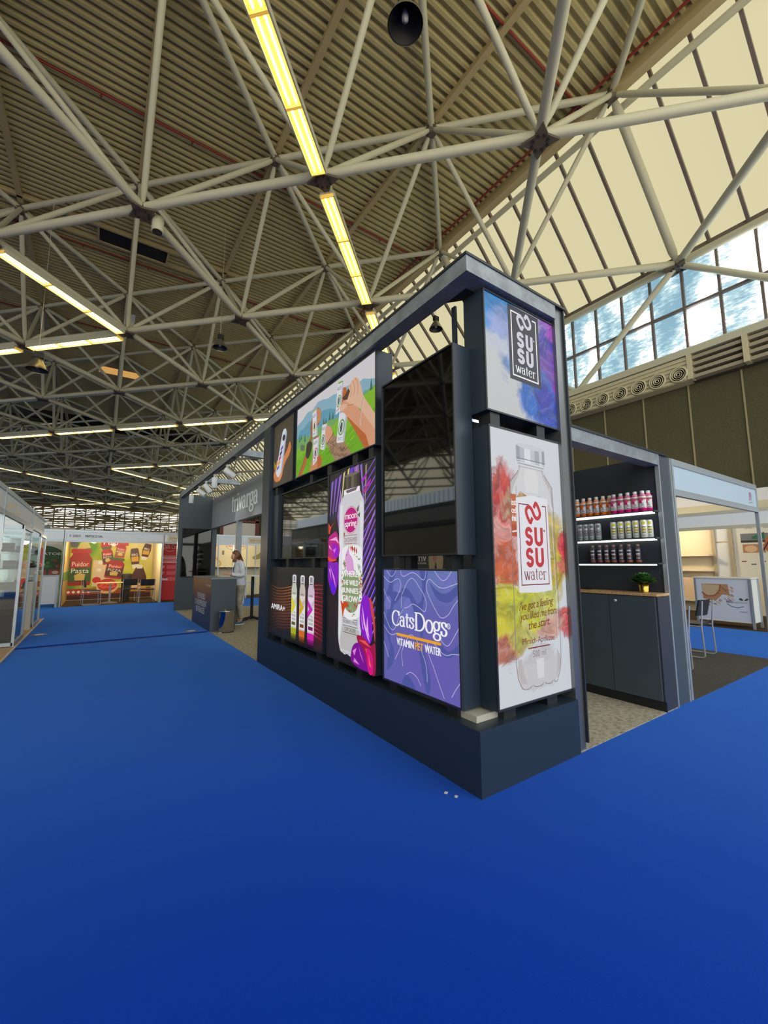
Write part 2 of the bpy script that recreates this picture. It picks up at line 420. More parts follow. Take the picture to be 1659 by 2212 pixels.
while y < YF: mm.box((14.96, y-.035, 7.85), (15.06, y+.035, 11.1), MULL); y += .94
mm.box((14.95, YN, 9.42), (15.06, YF, 9.5), MULL); mm.build('window_frame', o)
# wall under the windows
WALLG = noisy(mat('wall_panel', (84, 80, 56), .85, spec=.15), (78, 75, 54), (90, 86, 62), 30, 3)
m = MB(); m.box((15.12, YN, 0), (15.4, YF, 7.86), WALLG); struct(m, 'wall_right')
m = MB(); y = 4.94-1.33*8
while y < 60: m.box((15.09, y-.02, 2.5), (15.125, y+.02, 6.98), mat('seam', (150, 140, 104), .6)); y += 1.33
struct(m, 'trim_2')
BAND = mat('cornice', (196, 186, 150), .6)
m = MB(); m.box((14.66, 4.75, 6.95), (15.1, YF, 7.72), BAND)
for k in range(6): m.box((14.62, 4.75, 6.97+k*.125), (14.67, YF, 7.03+k*.125), BAND)
m.box((14.6, YN, 7.74), (15.1, YF, 7.88), STEEL); m.path([(14.7, YN, 7.9), (14.7, YF, 7.9)], .1, STEEL, 10)
struct(m, 'trim_3')
m = MB(); m.box((14.9, YN, 6.95), (15.1, 4.72, 7.74), mat('louver_dark', (70, 62, 48), .7)); y = 4.7
for k in range(4): m.box((14.66, YN, 6.97+k*.2), (14.9, 4.7, 7.07+k*.2), mat('louver', (158, 148, 122), .6))
for yy in (4.7, 3.35, 2.0, .65): m.box((14.6, yy-.06, 6.95), (14.92, yy+.06, 7.74), BAND)
o = m.build('louver_grille'); tag(o, 'long beige louvred air grille under the clerestory windows', 'air grille')
RINGD = mat('diffuser_dark', (66, 60, 46), .6)
nth = ['nearest the louvre grille, at right', 'second from the louvre grille', 'third from the louvre grille', 'fourth from the louvre grille', 'fifth from the louvre grille', 'sixth, almost at the tower', 'farthest left, half behind the tower post']
for k, y in enumerate([5.0, 5.6, 6.17, 6.77, 7.39, 8.0, 8.62]):
    t = thing('air_diffuser', 'round concentric air diffuser on the beige cornice, '+nth[k], 'air vent', (14.6, y, 7.2), 'round diffusers on the cornice')
    a = MB(); a.lathe((14.6, y, 7.2), [(.24, -.02), (.26, 0), (.24, .03), (.205, .03), (.2, -.02)], BAND, 28, ax=(-1, 0, 0)); a.build('outer_ring', t)
    a = MB(); a.lathe((14.6, y, 7.2), [(.2, -.015), (.0, -.015)], RINGD, 24, ax=(-1, 0, 0)); 
    a.build('bowl', t)
    for r in (.15, .09, .035):
        a = MB(); a.lathe((14.6, y, 7.2), [(r, 0), (r+.012, .035), (r+.03, .03), (r+.018, 0)], BAND, 24, ax=(-1, 0, 0)); a.build('cone_ring', t)
# far end wall with a bright strip of windows
FARW = mat('far_glass', (235, 238, 235), .5, em=(250, 250, 244), es=2.2)
m = MB(); m.box((-46, YF, 0), (15.4, YF+.3, 15.4), mat('far_wall', (120, 112, 92), .8)); struct(m, 'wall_far')
m = MB(); m.box((-46, YF-.06, 7.4), (15, YF-.02, 11.2), FARW); o = struct(m, 'window_3')
mm = MB()
for k in range(40): mm.box((-46+k*1.5, YF-.2, 6.4), (-45.8+k*1.5, YF-.07, 12.5), MULL)
for z in (8.6, 9.9): mm.box((-46, YF-.2, z), (15, YF-.07, z+.16), MULL)
random.seed(21)  # irregular bars below: added truss clutter that breaks up the bright window
for k in range(90):
    x = random.uniform(-18, 16); z = random.uniform(6.6, 10.6); l = random.uniform(2., 7.); d = random.choice((-1, 1))*random.uniform(.05, .5)
    mm.path([(x, YF-.3-.004*k, z), (x+l, YF-.3-.004*k, z+d*l)], random.uniform(.06, .13), random.choice((STEEL, PURL, MULL)), 5)
for k in range(16): z = 7.1+k*.29+random.uniform(-.08, .08); mm.path([(-46, YF-.7, z), (15, YF-.7, z+random.uniform(-.3, .3))], random.uniform(.06, .14), PURL, 5)
mm.build('window_frame', o)
# unseen glazing added along the opposite side, brightened to light the hall
LGL = mat('added_glazing_left', (70, 68, 56), .6, em=(226, 220, 190), es=3.)
m = MB(); m.face([(-30.2, YN, 14.95), (-33.8, YN, 11.22), (-33.8, YF, 11.22), (-30.2, YF, 14.95)], LGL); m.face([(-33.8, YN, 7.85), (-33.8, YN, 11.2), (-33.8, YF, 11.2), (-33.8, YF, 7.85)], mat('added_left_glass', (90, 96, 100), .4, em=(214, 232, 240), es=2.6)); o = struct(m, 'window_4_added')
mm = MB(); y = YN
while y < YF: mm.box((-33.78, y, 7.85), (-33.7, y+.07, 11.1), MULL); y += .94
mm.build('window_frame', o)
m = MB(); m.box((-34.1, YN, 0), (-33.82, YF, 7.85), mat('wall_left', (150, 148, 138), .8)); struct(m, 'wall_left')

# roof details
DARKH = mat('hatch_dark', (26, 22, 18), .8)
m = thing('roof_hatch', 'dark rectangular ventilation hatch in the corrugated roof, upper left', 'roof vent', (.4, 19.3, 14.8))
a = MB(); a.box((-.84, 18.84, 14.8), (1.66, 19.74, 14.85), DARKH); a.build('opening', m)
a = MB(); a.box((-4, 18.74, 14.72), (4.6, 18.84, 14.93), PURL); a.box((-4, 19.74, 14.74), (4.6, 19.84, 14.93), PURL)
for x in (-.9, 1.62): a.box((x, 18.84, 14.72), (x+.07, 19.74, 14.93), PURL)
a.build('curb', m)
m = MB(); m.box((-.82, 33.3, 14.82), (1.6, 34.3, 14.9), mat('skylight_pane', (230, 180, 100), .5, em=(222, 168, 92), es=.75)); tag(m.build('roof_light'), 'amber-lit rectangular roof light high in the corrugated roof', 'skylight')

# ---- twin-tube batten lights along the chords
TUBE = mat('tube_lit', (255, 250, 200), .3, em=(255, 236, 158), es=10.)
REFL = mat('reflector', (236, 200, 110), .35, em=(214, 160, 48), es=.55)  # tube light on the reflectors is painted in as amber colour and glow
HOUS = mat('housing', (190, 186, 160), .5)
lt = thing('strip_light', 'x', 'ceiling light', (0, 0, 0), 'tube lights along the roof chords')
a = MB(); a.box((-2.26, -.19, .1), (2.26, .19, .17), HOUS); a.box((-2.26, -.2, 0), (2.26, -.17, .12), HOUS); a.box((-2.26, .17, 0), (2.26, .2, .12), HOUS); a.build('housing', lt)
for k in range(3):
    x = -1.5+k*1.5; a = MB(); a.box((x-.74, -.168, .075), (x+.74, .168, .1), REFL); a.box((x-.748, -.17, .0), (x-.723, .17, .1), REFL); a.box((x+.723, -.17, 0), (x+.748, .17, .1), REFL); rf = a.build('reflector', lt)
    for s in (-.075, .075):
        a = MB(); a.path([(x-.69, s, .045), (x+.69, s, .045)], .022, TUBE, 6); a.build('tube', rf)
def bay(i, j, di, dj, off=0): return (i, j, di, dj)
LIGHTS = [
 ('in the row over the display tower', [(0,-2,1,1),(1,-1,1,1),(2,0,1,1),(3,1,1,1)]),
 ('in the short row at the left edge', [(-1,1,1,1),(-2,0,1,1)]),
 ('in the row turning left from the left edge', [(0,2,-1,1),(-1,3,-1,1),(-2,4,-1,1)]),
 ('in the long row crossing behind the dark roof strip', [(2,4,-1,1),(1,5,-1,1),(0,6,-1,1),(-1,7,-1,1),(-2,8,-1,1),(3,3,-1,1)]),
 ('in the first far zigzag row', [(2,8,-1,1),(1,9,-1,1),(0,10,1,1),(1,11,1,1),(2,12,1,1)]),
 ('in the second far zigzag row', [(-3,11,1,1),(-2,12,1,1),(-1,13,1,1),(0,14,1,1),(1,15,1,1),(2,16,1,1)]),
 ('in the third far zigzag row', [(-3,15,1,1),(-2,16,1,1),(-1,17,1,1),(0,18,-1,1),(1,17,-1,1),(2,16,-1,1)]),
 ('in the farthest row', [(-2,20,1,-1),(0,18,1,1),(3,13,-1,1)]),
]
ORD = ['nearest', 'second', 'third', 'fourth', 'fifth', 'sixth', 'seventh']
first = True
for row, ls in LIGHTS:
    for k, (i, j, di, dj) in enumerate(ls):
        p, q = NB(i, j), NB(i+di, j+dj); c = (p+q)/2; rz = math.atan2(q.y-p.y, q.x-p.x); side = V((-sin(rz), cos(rz), 0))*.0
        lab = 'glowing twin-tube strip light %s, %s one' % (row, ORD[k])
        loc = (c.x+side.x, c.y+side.y, 10.62)
        if first: put(lt, loc, rz); lt['label'] = lab; first = False
        else: dup(lt, loc, rz, lab)

# ---- bell shaped hall lamps on cables
BELL = mat('bell_alu', (150, 146, 130), .3, metal=.8); BELLI = mat('bell_inside', (30, 26, 26), .5)
def bell(loc, s, lab, top):
    t = thing('hall_lamp', lab, 'hanging lamp', loc, 'bell-shaped hall lamps')
    x, y, z = loc; a = MB()
    a.lathe(loc, [(.27*s, 0), (.265*s, .02), (.2*s, .16*s), (.11*s, .3*s), (.08*s, .36*s), (0, .36*s)], BELL, 28, caps=False); a.build('bell_shade', t)
    a = MB(); a.lathe((x, y, z+.012), [(.255*s, 0), (.19*s, .14*s), (.1*s, .27*s), (0, .29*s)], BELLI, 28, caps=False); a.build('bell_lining', t)
    a = MB(); a.lathe((x, y, z+.06*s), [(0, 0), (.05*s, .03*s), (.055*s, .1*s), (.03*s, .2*s)], mat('bulb', (210, 205, 190), .3), 16); a.build('bulb', t)
    a = MB(); a.box((x-.09*s, y-.07*s, z+.37*s), (x+.12*s, y+.07*s, z+.55*s), BLACK); a.build('gear_box', t)
    a = MB(); a.path([(x, y, z+.5*s), (x, y, top)], .008, STEEL, 6); a.build('cable', t)
bell((3.30, 4.21, 9.46), 1.0, 'dark bell lamp seen from right below at the top of the picture', 14.8)
bell((10.6, 11.75, 10.7), 1.0, 'bell lamp hanging in front of the slanted glazing above the big blank screen', 14.7)
bell((3.35, 16.1, 9.66), 1.0, 'bell lamp on a long cable left of the tower, under the truss', 14.8)
bell((-2.2, 18.2, 8.1), 1.2, 'bell lamp on a cable at the far left under the truss', 14.8)
t = thing('spot_can', 'small cylindrical downlight fixed beside a truss node at upper left', 'spotlight', (.75, 12.1, 10.4))
a = MB(); a.lathe((.75, 12.1, 10.45), [(.13, 0), (.15, .02), (.15, .4), (0, .4)], STEEL, 18); a.build('can', t)
a = MB(); a.lathe((.75, 12.1, 10.44), [(.125, 0), (.1, .05), (.05, .03), (0, .03)], BOLT, 18); a.build('lens', t)
a = MB(); a.path([(.75, 12.1, 10.85), (.6, 12.0, 10.95)], .03, STEEL, 6); a.build('bracket', t)
m = MB(); m.box((.3, 19.35, 11.4), (.62, 19.6, 11.75), ALU); m.box((.33, 19.33, 11.1), (.59, 19.6, 11.4), STEEL); tag(m.build('speaker_box'), 'small grey loudspeaker box on an upright truss tube, upper left', 'loudspeaker')

# daylight of the open part of the hall behind and left of the camera
w = bpy.data.worlds.new('hall_light'); SC.world = w; w.use_nodes = True
bg = w.node_tree.nodes['Background']; bg.inputs['Strength'].default_value = WORLD
tc = nd(w, 'ShaderNodeTexCoord'); sp = nd(w, 'ShaderNodeSeparateXYZ'); mr = nd(w, 'ShaderNodeMapRange'); mx = nd(w, 'ShaderNodeMix', data_type='RGBA')
mr.inputs['From Min'].default_value = -.12; mr.inputs['From Max'].default_value = .12
lk(w, tc.outputs['Generated'], sp.inputs[0]); lk(w, sp.outputs['Z'], mr.inputs['Value']); lk(w, mr.outputs[0], mx.inputs['Factor'])
mx.inputs['A'].default_value = (1.0, .93, .72, 1); mx.inputs['B'].default_value = (.92, .97, 1., 1); lk(w, mx.outputs['Result'], bg.inputs['Color'])
# ------------------------------------------------------------------ the display tower
X0, Y0 = 1.964, 1.853
tw = thing('display_tower', 'dark grey display tower of backlit drinks signs with open canopy frame', 'display stand', (2.4, 3.5, 0))
a = MB(); a.box((X0, Y0, 0), (3.011, 2.19, .379), NAVY); a.box((X0, 2.19, 0), (2.2, 6.09, .379), NAVY)
a.build('plinth', tw)
a = MB()
for b in (((X0, Y0, 3.395), (2.10, 6.1, 3.515)), ((2.10, Y0, 3.395), (3.0, 1.99, 3.515))): a.box(*b, CANOPY)
a.box((X0-.008, Y0-.008, 3.515), (3.13, 2.0, 3.535), FRAME); a.box((X0-.008, 2.0, 3.515), (2.11, 6.1, 3.535), FRAME)
a.build('canopy_beam', tw)
a = MB(); a.face([(2.10, 2.22, 3.40), (2.30, 1.99, 3.40), (2.10, 1.99, 3.40)], FRAME); a.face([(2.10, 2.22, 3.42), (2.10, 1.99, 3.42), (2.30, 1.99, 3.42)], FRAME); a.face([(2.10, 2.22, 3.40), (2.10, 2.22, 3.42), (2.30, 1.99, 3.42), (2.30, 1.99, 3.40)], FRAME); a.build('corner_gusset', tw)
a = MB(); a.box((3.015, Y0+.02, 0), (3.115, 2.02, 3.515), mat('post_mirror', (128, 130, 130), .3, metal=.75)); a.box((3.115, Y0, 0.05), (3.13, 2.03, 3.515), FRAME); a.build('end_post', tw)
a = MB(); a.box((2.05, 1.96, .3791), (2.3, 2.21, .42), mat('corner_board', (176, 170, 152), .8)); a.build('corner_pad', tw)
a = MB(); a.box((X0, 5.79, .379), (2.2, 6.09, 3.395), NAVY); a.build('pillar', tw)
a = MB(); a.box((2.182, 3.06, .379), (2.2, 5.79, 3.395), NAVY); a.box((2.18, 2.19, .379), (2.2, 2.23, 3.395), NAVY); a.build('back_panel', tw)
a = MB()
for x in (2.9,): a.box((x, 2.1, .379), (x+.05, 2.15, 3.395), BLACK)
for z in (.70, 2.39): a.box((2.2, 2.1, z), (3.015, 2.14, z+.05), BLACK)
a.build('back_frame', tw)

def rim(mb, kind, a0, a1, z0, z1, d0, d1, t, mt):
    """four bars round a rectangle; kind L = facing -X (a is y), F = facing -Y (a is x)"""
    for q0, q1, w0, w1 in ((a0, a1, z0, z0+t), (a0, a1, z1-t, z1), (a0, a0+t, z0+t, z1-t), (a1-t, a1, z0+t, z1-t)):
        if kind == 'L': mb.box((d0, q0, w0), (d1, q1, w1), mt)
        else: mb.box((q0, d0, w0), (q1, d1, w1), mt)

def box_sign(label, kind, a0, a1, z0, z1, art, feet, cat='lightbox sign', name='light_box'):
    c = (2.1, (a0+a1)/2, z0) if kind == 'L' else ((a0+a1)/2, 1.98, z0)
    t = thing(name, label, cat, c)
    h = MB()
    if kind == 'L': h.box((2.018, a0, z0), (2.178, a1, z1), NAVY)
    else: h.box((a0, 1.907, z0), (a1, 2.09, z1), NAVY)
    h.build('housing', t)
    f = MB(); d = 2.004 if kind == 'L' else 1.893; rim(f, kind, a0, a1, z0, z1, d, d+.016, .012, FRAME); f.build('frame', t)
    if art: art.build('printed_sheet', t)
    for p, w_, za, zb in feet:
        b = MB()
        if kind == 'L': b.box((2.02, p, za), (2.11, p+w_, zb), BLACK)
        else: b.box((p, 1.91, za), (p+w_, 2.02, zb), BLACK)
        b.build('mounting_block', t)
    return t

# a soft ink cloud print: blobs broken up by warped noise
def smoke(name, kind, org, blobs, base, warp=.35, scale=3.2, grain=1.25, es=.88, streak=.35, gain=1.):
    mt = bpy.data.materials.new(name); mt.use_nodes = True; mt.cycles.emission_sampling = 'NONE'
    b = mt.node_tree.nodes['Principled BSDF']; b.inputs['Roughness'].default_value = .4; b.inputs['Base Color'].default_value = (.025, .025, .025, 1); b.inputs['Specular IOR Level'].default_value = .25
    tc = nd(mt, 'ShaderNodeTexCoord'); sp = nd(mt, 'ShaderNodeSeparateXYZ'); lk(mt, tc.outputs['Object'], sp.inputs[0])
    cb = nd(mt, 'ShaderNodeCombineXYZ')
    mu = nd(mt, 'ShaderNodeMath', operation='MULTIPLY_ADD'); mu.inputs[1].default_value = 1 if kind == 'F' else -1; mu.inputs[2].default_value = -org[0] if kind == 'F' else org[0]
    lk(mt, sp.outputs['X' if kind == 'F' else 'Y'], mu.inputs[0]); lk(mt, mu.outputs[0], cb.inputs['X'])
    mv = nd(mt, 'ShaderNodeMath', operation='ADD'); mv.inputs[1].default_value = -org[1]; lk(mt, sp.outputs['Z'], mv.inputs[0]); lk(mt, mv.outputs[0], cb.inputs['Y'])
    n1 = nd(mt, 'ShaderNodeTexNoise', i_Scale=scale, i_Detail=5, i_Roughness=.55, i_Distortion=1.2); lk(mt, cb.outputs[0], n1.inputs['Vector'])
    s1 = nd(mt, 'ShaderNodeVectorMath', operation='SUBTRACT'); s1.inputs[1].default_value = (.5, .5, .5); lk(mt, n1.outputs['Color'], s1.inputs[0])
    s2 = nd(mt, 'ShaderNodeVectorMath', operation='SCALE'); s2.inputs['Scale'].default_value = warp; lk(mt, s1.outputs[0], s2.inputs[0])
    wp = nd(mt, 'ShaderNodeVectorMath', operation='ADD'); lk(mt, cb.outputs[0], wp.inputs[0]); lk(mt, s2.outputs[0], wp.inputs[1])
    n2 = nd(mt, 'ShaderNodeTexNoise', i_Scale=scale*1.7, i_Detail=6, i_Roughness=.6, i_Distortion=2.2); lk(mt, wp.outputs[0], n2.inputs['Vector'])
    g = nd(mt, 'ShaderNodeMath', operation='MULTIPLY_ADD'); g.inputs[1].default_value = grain; g.inputs[2].default_value = -.5*grain; lk(mt, n2.outputs['Fac'], g.inputs[0])
    cur = None
    for (cx, cy, rx, ry, col, hard) in blobs:
        d1 = nd(mt, 'ShaderNodeVectorMath', operation='SUBTRACT'); d1.inputs[1].default_value = (cx, cy, 0); lk(mt, wp.outputs[0], d1.inputs[0])
        d2 = nd(mt, 'ShaderNodeVectorMath', operation='MULTIPLY'); d2.inputs[1].default_value = (1/rx, 1/ry, 0); lk(mt, d1.outputs[0], d2.inputs[0])
        ln = nd(mt, 'ShaderNodeVectorMath', operation='LENGTH'); lk(mt, d2.outputs[0], ln.inputs[0])
        m1 = nd(mt, 'ShaderNodeMath', operation='MULTIPLY_ADD'); m1.inputs[1].default_value = -hard*gain; m1.inputs[2].default_value = hard*gain; lk(mt, ln.outputs['Value'], m1.inputs[0])
        m2 = nd(mt, 'ShaderNodeMath', operation='ADD', use_clamp=True); lk(mt, m1.outputs[0], m2.inputs[0]); lk(mt, g.outputs[0], m2.inputs[1])
        mx = nd(mt, 'ShaderNodeMix', data_type='RGBA'); lk(mt, m2.outputs[0], mx.inputs['Factor'])
        if cur is None: mx.inputs['A'].default_value = (*lin(base), 1)
        else: lk(mt, cur, mx.inputs['A'])
        mx.inputs['B'].default_value = (*lin(col), 1); cur = mx.outputs['Result']
    if streak > 0:
        n3 = nd(mt, 'ShaderNodeTexNoise', i_Scale=scale*1.1, i_Detail=4, i_Distortion=3.); lk(mt, wp.outputs[0], n3.inputs['Vector'])
        r3 = nd(mt, 'ShaderNodeMapRange'); r3.inputs['From Min'].default_value = .3; r3.inputs['From Max'].default_value = .62; r3.inputs['To Min'].default_value = .42; r3.inputs['To Max'].default_value = 1.; lk(mt, n3.outputs['Fac'], r3.inputs['Value'])
        df = nd(mt, 'ShaderNodeMix', data_type='RGBA', blend_type='MULTIPLY'); df.inputs['Factor'].default_value = .75
        # only the ink darkens, never the bare sheet: mix by distance from the base colour
        sb_ = nd(mt, 'ShaderNodeVectorMath', operation='DISTANCE'); sb_.inputs[1].default_value = lin(base); lk(mt, cur, sb_.inputs[0])
        sc_ = nd(mt, 'ShaderNodeMath', operation='MULTIPLY', use_clamp=True); sc_.inputs[1].default_value = 1.6; lk(mt, sb_.outputs['Value'], sc_.inputs[0]); lk(mt, sc_.outputs[0], df.inputs['Factor'])
        lk(mt, cur, df.inputs['A']); lk(mt, r3.outputs[0], df.inputs['B']); cur = df.outputs['Result']
    # pale wisps inside the cloud
    cr = nd(mt, 'ShaderNodeMapRange'); cr.inputs['From Min'].default_value = .5; cr.inputs['From Max'].default_value = .72; cr.inputs['To Max'].default_value = streak; lk(mt, n2.outputs['Fac'], cr.inputs['Value'])
    mx = nd(mt, 'ShaderNodeMix', data_type='RGBA'); lk(mt, cr.outputs[0], mx.inputs['Factor']); lk(mt, cur, mx.inputs['A']); mx.inputs['B'].default_value = (*lin(base), 1)
    lk(mt, mx.outputs['Result'], b.inputs['Emission Color']); b.inputs['Emission Strength'].default_value = es
    return mt

def knot(A, cu, cv, w_, h_, mt, lay, wd):
    """the two interlocked drops of the water logo"""
    L1 = [(-.05, -.2), (-.2, -.43)]+cat_rom([(-.2, -.43), (-.36, -.2), (-.44, .02), (-.38, .17), (-.24, .22), (-.1, .15), (0, 0), (.1, -.15), (.24, -.22), (.38, -.16), (.44, .0), (.36, .22), (.2, .43)], 6)[1:]+[(.05, .2)]
    pts = [((cu+x*w_)*A.w, (cv+y*h_)*A.h) for x, y in L1]
    for q in ribbon(pts, wd, wd): A.face([A.pt(a, b, lay) for a, b in q], mt)

# ---- upper right-hand sign
A = front_art(2.185, 3.085, 2.465, 3.365, 1.9025)
A.rect(0, 0, 1, 1, smoke('ink_blue_violet', 'F', (2.185, 2.465), [
  (.10, .82, .34, .26, (34, 140, 214), 1.5), (.24, .66, .26, .22, (150, 165, 215), 1.1), (.25, .45, .14, .16, (110, 150, 205), .9), (.14, .54, .2, .1, (190, 196, 212), 1.),
  (.84, .60, .32, .46, (122, 66, 190), 1.6), (.70, .72, .14, .16, (62, 40, 174), 1.5), (.86, .84, .16, .12, (160, 64, 186), 1.4),
  (.62, .20, .34, .24, (22, 104, 204), 1.7), (.82, .12, .26, .2, (26, 70, 196), 1.6), (.66, .26, .12, .14, (44, 48, 172), 1.4), (.86, .34, .1, .14, (150, 40, 176), 1.3)],
  (192, 194, 195), warp=.34, scale=2.6, grain=2.2, streak=.22, gain=2.1), 0)
DK, SIL = E((58, 56, 66)), E((206, 202, 214)); WH = E((242, 242, 244))
A.rect(.292, .326, .711, .992, DK, 1)
def outline(A, u0, v0, u1, v1, wd, mt, lay):
    du, dv = wd/A.w, wd/A.h
    A.rect(u0, v0, u1, v0+dv, mt, lay); A.rect(u0, v1-dv, u1, v1, mt, lay); A.rect(u0, v0, u0+du, v1, mt, lay); A.rect(u1-du, v0, u1, v1, mt, lay)
outline(A, .328, .363, .676, .948, .011, WH, 2)
A.rect(.47, .92, .62, .97, DK, 3)
knot(A, .504, .886, .2, .184, SIL, 4, .027)
def susu(A, u0, um, u1, rows, mt, wd, lay):
    for vb, vt in rows:
        w1 = (um-u0)*A.w; h1 = (vt-vb)*A.h; ox, oy = u0*A.w, vb*A.h; r = wd/2
        ry = (h1/2-r)/2; S = arc(w1/2, h1-r-ry, w1/2-r, ry, 8, 270, 16)[:-1]+arc(w1/2, r+ry, w1/2-r, ry, 90, -172, 16)
        for q in ribbon([(ox+x, oy+y) for x, y in S], wd, wd): A.face([A.pt(a, b, lay) for a, b in q], mt)
        ox = (um+.022)*A.w; w2 = (u1-um-.022)*A.w
        U = [(r, h1), (r, h1*.34)]+arc(w2/2, h1*.34, w2/2-r, h1*.34-r, 180, 360, 12)+[(w2-r, h1)]
        for q in ribbon([(ox+x, oy+y) for x, y in U], wd, wd): A.face([A.pt(a, b, lay) for a, b in q], mt)
susu(A, .397, .494, .616, [(.635, .78), (.488, .63)], SIL, .0315, 4)
A.ell(.634, .752, .008, .009, SIL, 4, 12)
A.serif('water', .366, .401, .636, .485, WH, 4, .03, .1)
box_sign('square backlit sign with blue and violet ink clouds, top of the front face', 'F', 2.17, 3.097, 2.455, 3.375, A,
    [(2.2, .09, 3.375, 3.395), (2.85, .09, 3.375, 3.395), (2.22, .1, 2.36, 2.455), (2.75, .1, 2.36, 2.455)])

# ---- tall right-hand sign with the bottle
A = front_art(2.195, 3.085, .447, 2.345, 1.9025)
A.rect(0, 0, 1, 1, smoke('ink_red_yellow', 'F', (2.195, .447), [
  (.10, 1.38, .22, .30, (210, 66, 46), 1.7), (.12, 1.3, .14, .24, (196, 20, 16), 1.5), (.09, 1.10, .2, .18, (232, 150, 140), 1.3), (.12, .92, .22, .18, (206, 90, 28), 1.4),
  (.40, 1.34, .3, .2, (196, 150, 80), 1.3), (.60, 1.2, .24, .2, (214, 190, 96), 1.2), (.72, .95, .16, .3, (200, 176, 10), 1.6),
  (.10, .62, .24, .24, (206, 196, 16), 1.7), (.36, .62, .26, .22, (204, 206, 14), 1.7), (.55, .66, .2, .16, (204, 204, 80), 1.2),
  (.83, 1.06, .14, .16, (222, 36, 54), 1.5), (.82, .9, .14, .12, (208, 106, 72), 1.4), (.78, .53, .16, .1, (204, 84, 70), 1.1), (.83, .47, .14, .14, (222, 60, 70), 1.2), (.60, .46, .24, .1, (214, 160, 140), 1.),
  (.13, .40, .2, .1, (196, 84, 64), 1.2), (.05, .34, .16, .1, (200, 120, 90), 1.), (.26, .44, .2, .12, (214, 206, 90), 1.), (.45, .2, .25, .155, (198, 196, 198), 3.)],
  (206, 210, 216), warp=.3, scale=3.4, grain=2.2, streak=.3, gain=2.), 0)
GB = [E((204, 204, 207)), E((196, 194, 196)), E((214, 212, 212)), E((186, 180, 180)), E((170, 166, 170)), E((150, 148, 154))]
EDG = E((130, 124, 126))
# lower clear part and shoulder of the bottle
low = [(.212, .125), (.225, .09), (.25, .06), (.275, .048), (.33, .043), (.38, .05), (.40, .056), (.43, .043), (.5, .042), (.55, .056), (.58, .044), (.64, .045), (.67, .057), (.70, .048), (.735, .055), (.765, .08), (.788, .125), (.62, .13), (.45, .125), (.32, .13)]
A.poly(low, GB[1], 1)
A.poly([(.235, .15), (.235, .1), (.27, .065), (.34, .06), (.3, .1), (.28, .15)], GB[3], 2)
A.poly([(.46, .14), (.47, .07), (.55, .07), (.56, .14)], GB[2], 2)
A.poly([(.74, .165), (.735, .09), (.71, .06), (.765, .085), (.787, .125), (.78, .14)], GB[3], 2)
for u0, u1 in ((.275, .39), (.41, .54), (.56, .665), (.68, .735)): A.line(arc((u0+u1)/2, .052, (u1-u0)/2, .01, 180, 360, 8), .005, EDG, 3)
sh = [(.343, .875), (.665, .868), (.68, .85), (.785, .8), (.79, .74), (.79, .715), (.7, .735), (.6, .76), (.46, .75), (.35, .77), (.30, .745), (.222, .76), (.225, .8), (.335, .85)]
A.poly(sh, GB[0], 1)
A.poly([(.43, .865), (.56, .865), (.6, .82), (.58, .77), (.42, .77), (.4, .82)], GB[2], 2)
A.poly([(.225, .8), (.335, .85), (.343, .872), (.37, .872), (.33, .83), (.26, .78), (.24, .755), (.222, .76)], GB[3], 2)
A.poly([(.785, .8), (.68, .85), (.665, .868), (.635, .869), (.66, .84), (.74, .79), (.765, .73), (.79, .715)], GB[3], 2)
for pts in ([(.335, .85), (.225, .8), (.22, .74), (.218, .5), (.212, .2), (.212, .14), (.228, .085), (.272, .048)], [(.68, .85), (.785, .8), (.79, .72), (.795, .45), (.797, .2), (.79, .13), (.765, .078), (.735, .055)]):
    A.line(pts, .006, EDG, 4)
A.line([(.752, .8), (.76, .7), (.768, .4), (.765, .2)], .004, E((225, 225, 228)), 4); A.line([(.772, .79), (.778, .7), (.782, .4)], .003, EDG, 4)
# cap and neck ring
A.rect(.338, .872, .668, .893, E((210, 212, 216)), 3); A.line([(.33, .88), (.68, .876)], .01, E((160, 162, 168)), 4); A.line([(.335, .868), (.672, .864)], .006, E((170, 172, 178)), 4)
CAPG = [(150, 154, 162), (176, 180, 188), (214, 217, 222), (188, 191, 198), (160, 164, 172), (196, 199, 205), (150, 154, 162)]; us = [.315, .36, .42, .5, .56, .62, .66, .697]
for k in range(7): A.poly([(us[k], .888), (us[k+1], .886), (us[k+1], .955 if 0 < k < 6 else .95), (us[k], .955 if 0 < k < 6 else .95)], E(CAPG[k]), 5)
A.ell(.506, .953, .188, .011, E((196, 200, 206)), 6)
A.line([(.315, .9), (.697, .898)], .006, E((120, 124, 132)), 7); A.line([(.315, .893), (.697, .89)], .004, E((225, 226, 230)), 7)
# side text strip
A.rect(.222, .64, .29, .755, E((186, 96, 54)), 5); A.rect(.222, .595, .283, .64, E((176, 70, 34)), 5)
A.text('isst', .226, .712, .285, .735, WH, 6, .02); A.text('ced', .226, .682, .283, .706, WH, 6, .02); A.text('drink', .226, .652, .283, .676, WH, 6, .02)
A.line([(.225, .612), (.288, .616)], .012, E((222, 216, 216)), 6); A.line([(.295, .742), (.295, .79)], .008, E((176, 176, 180)), 6)
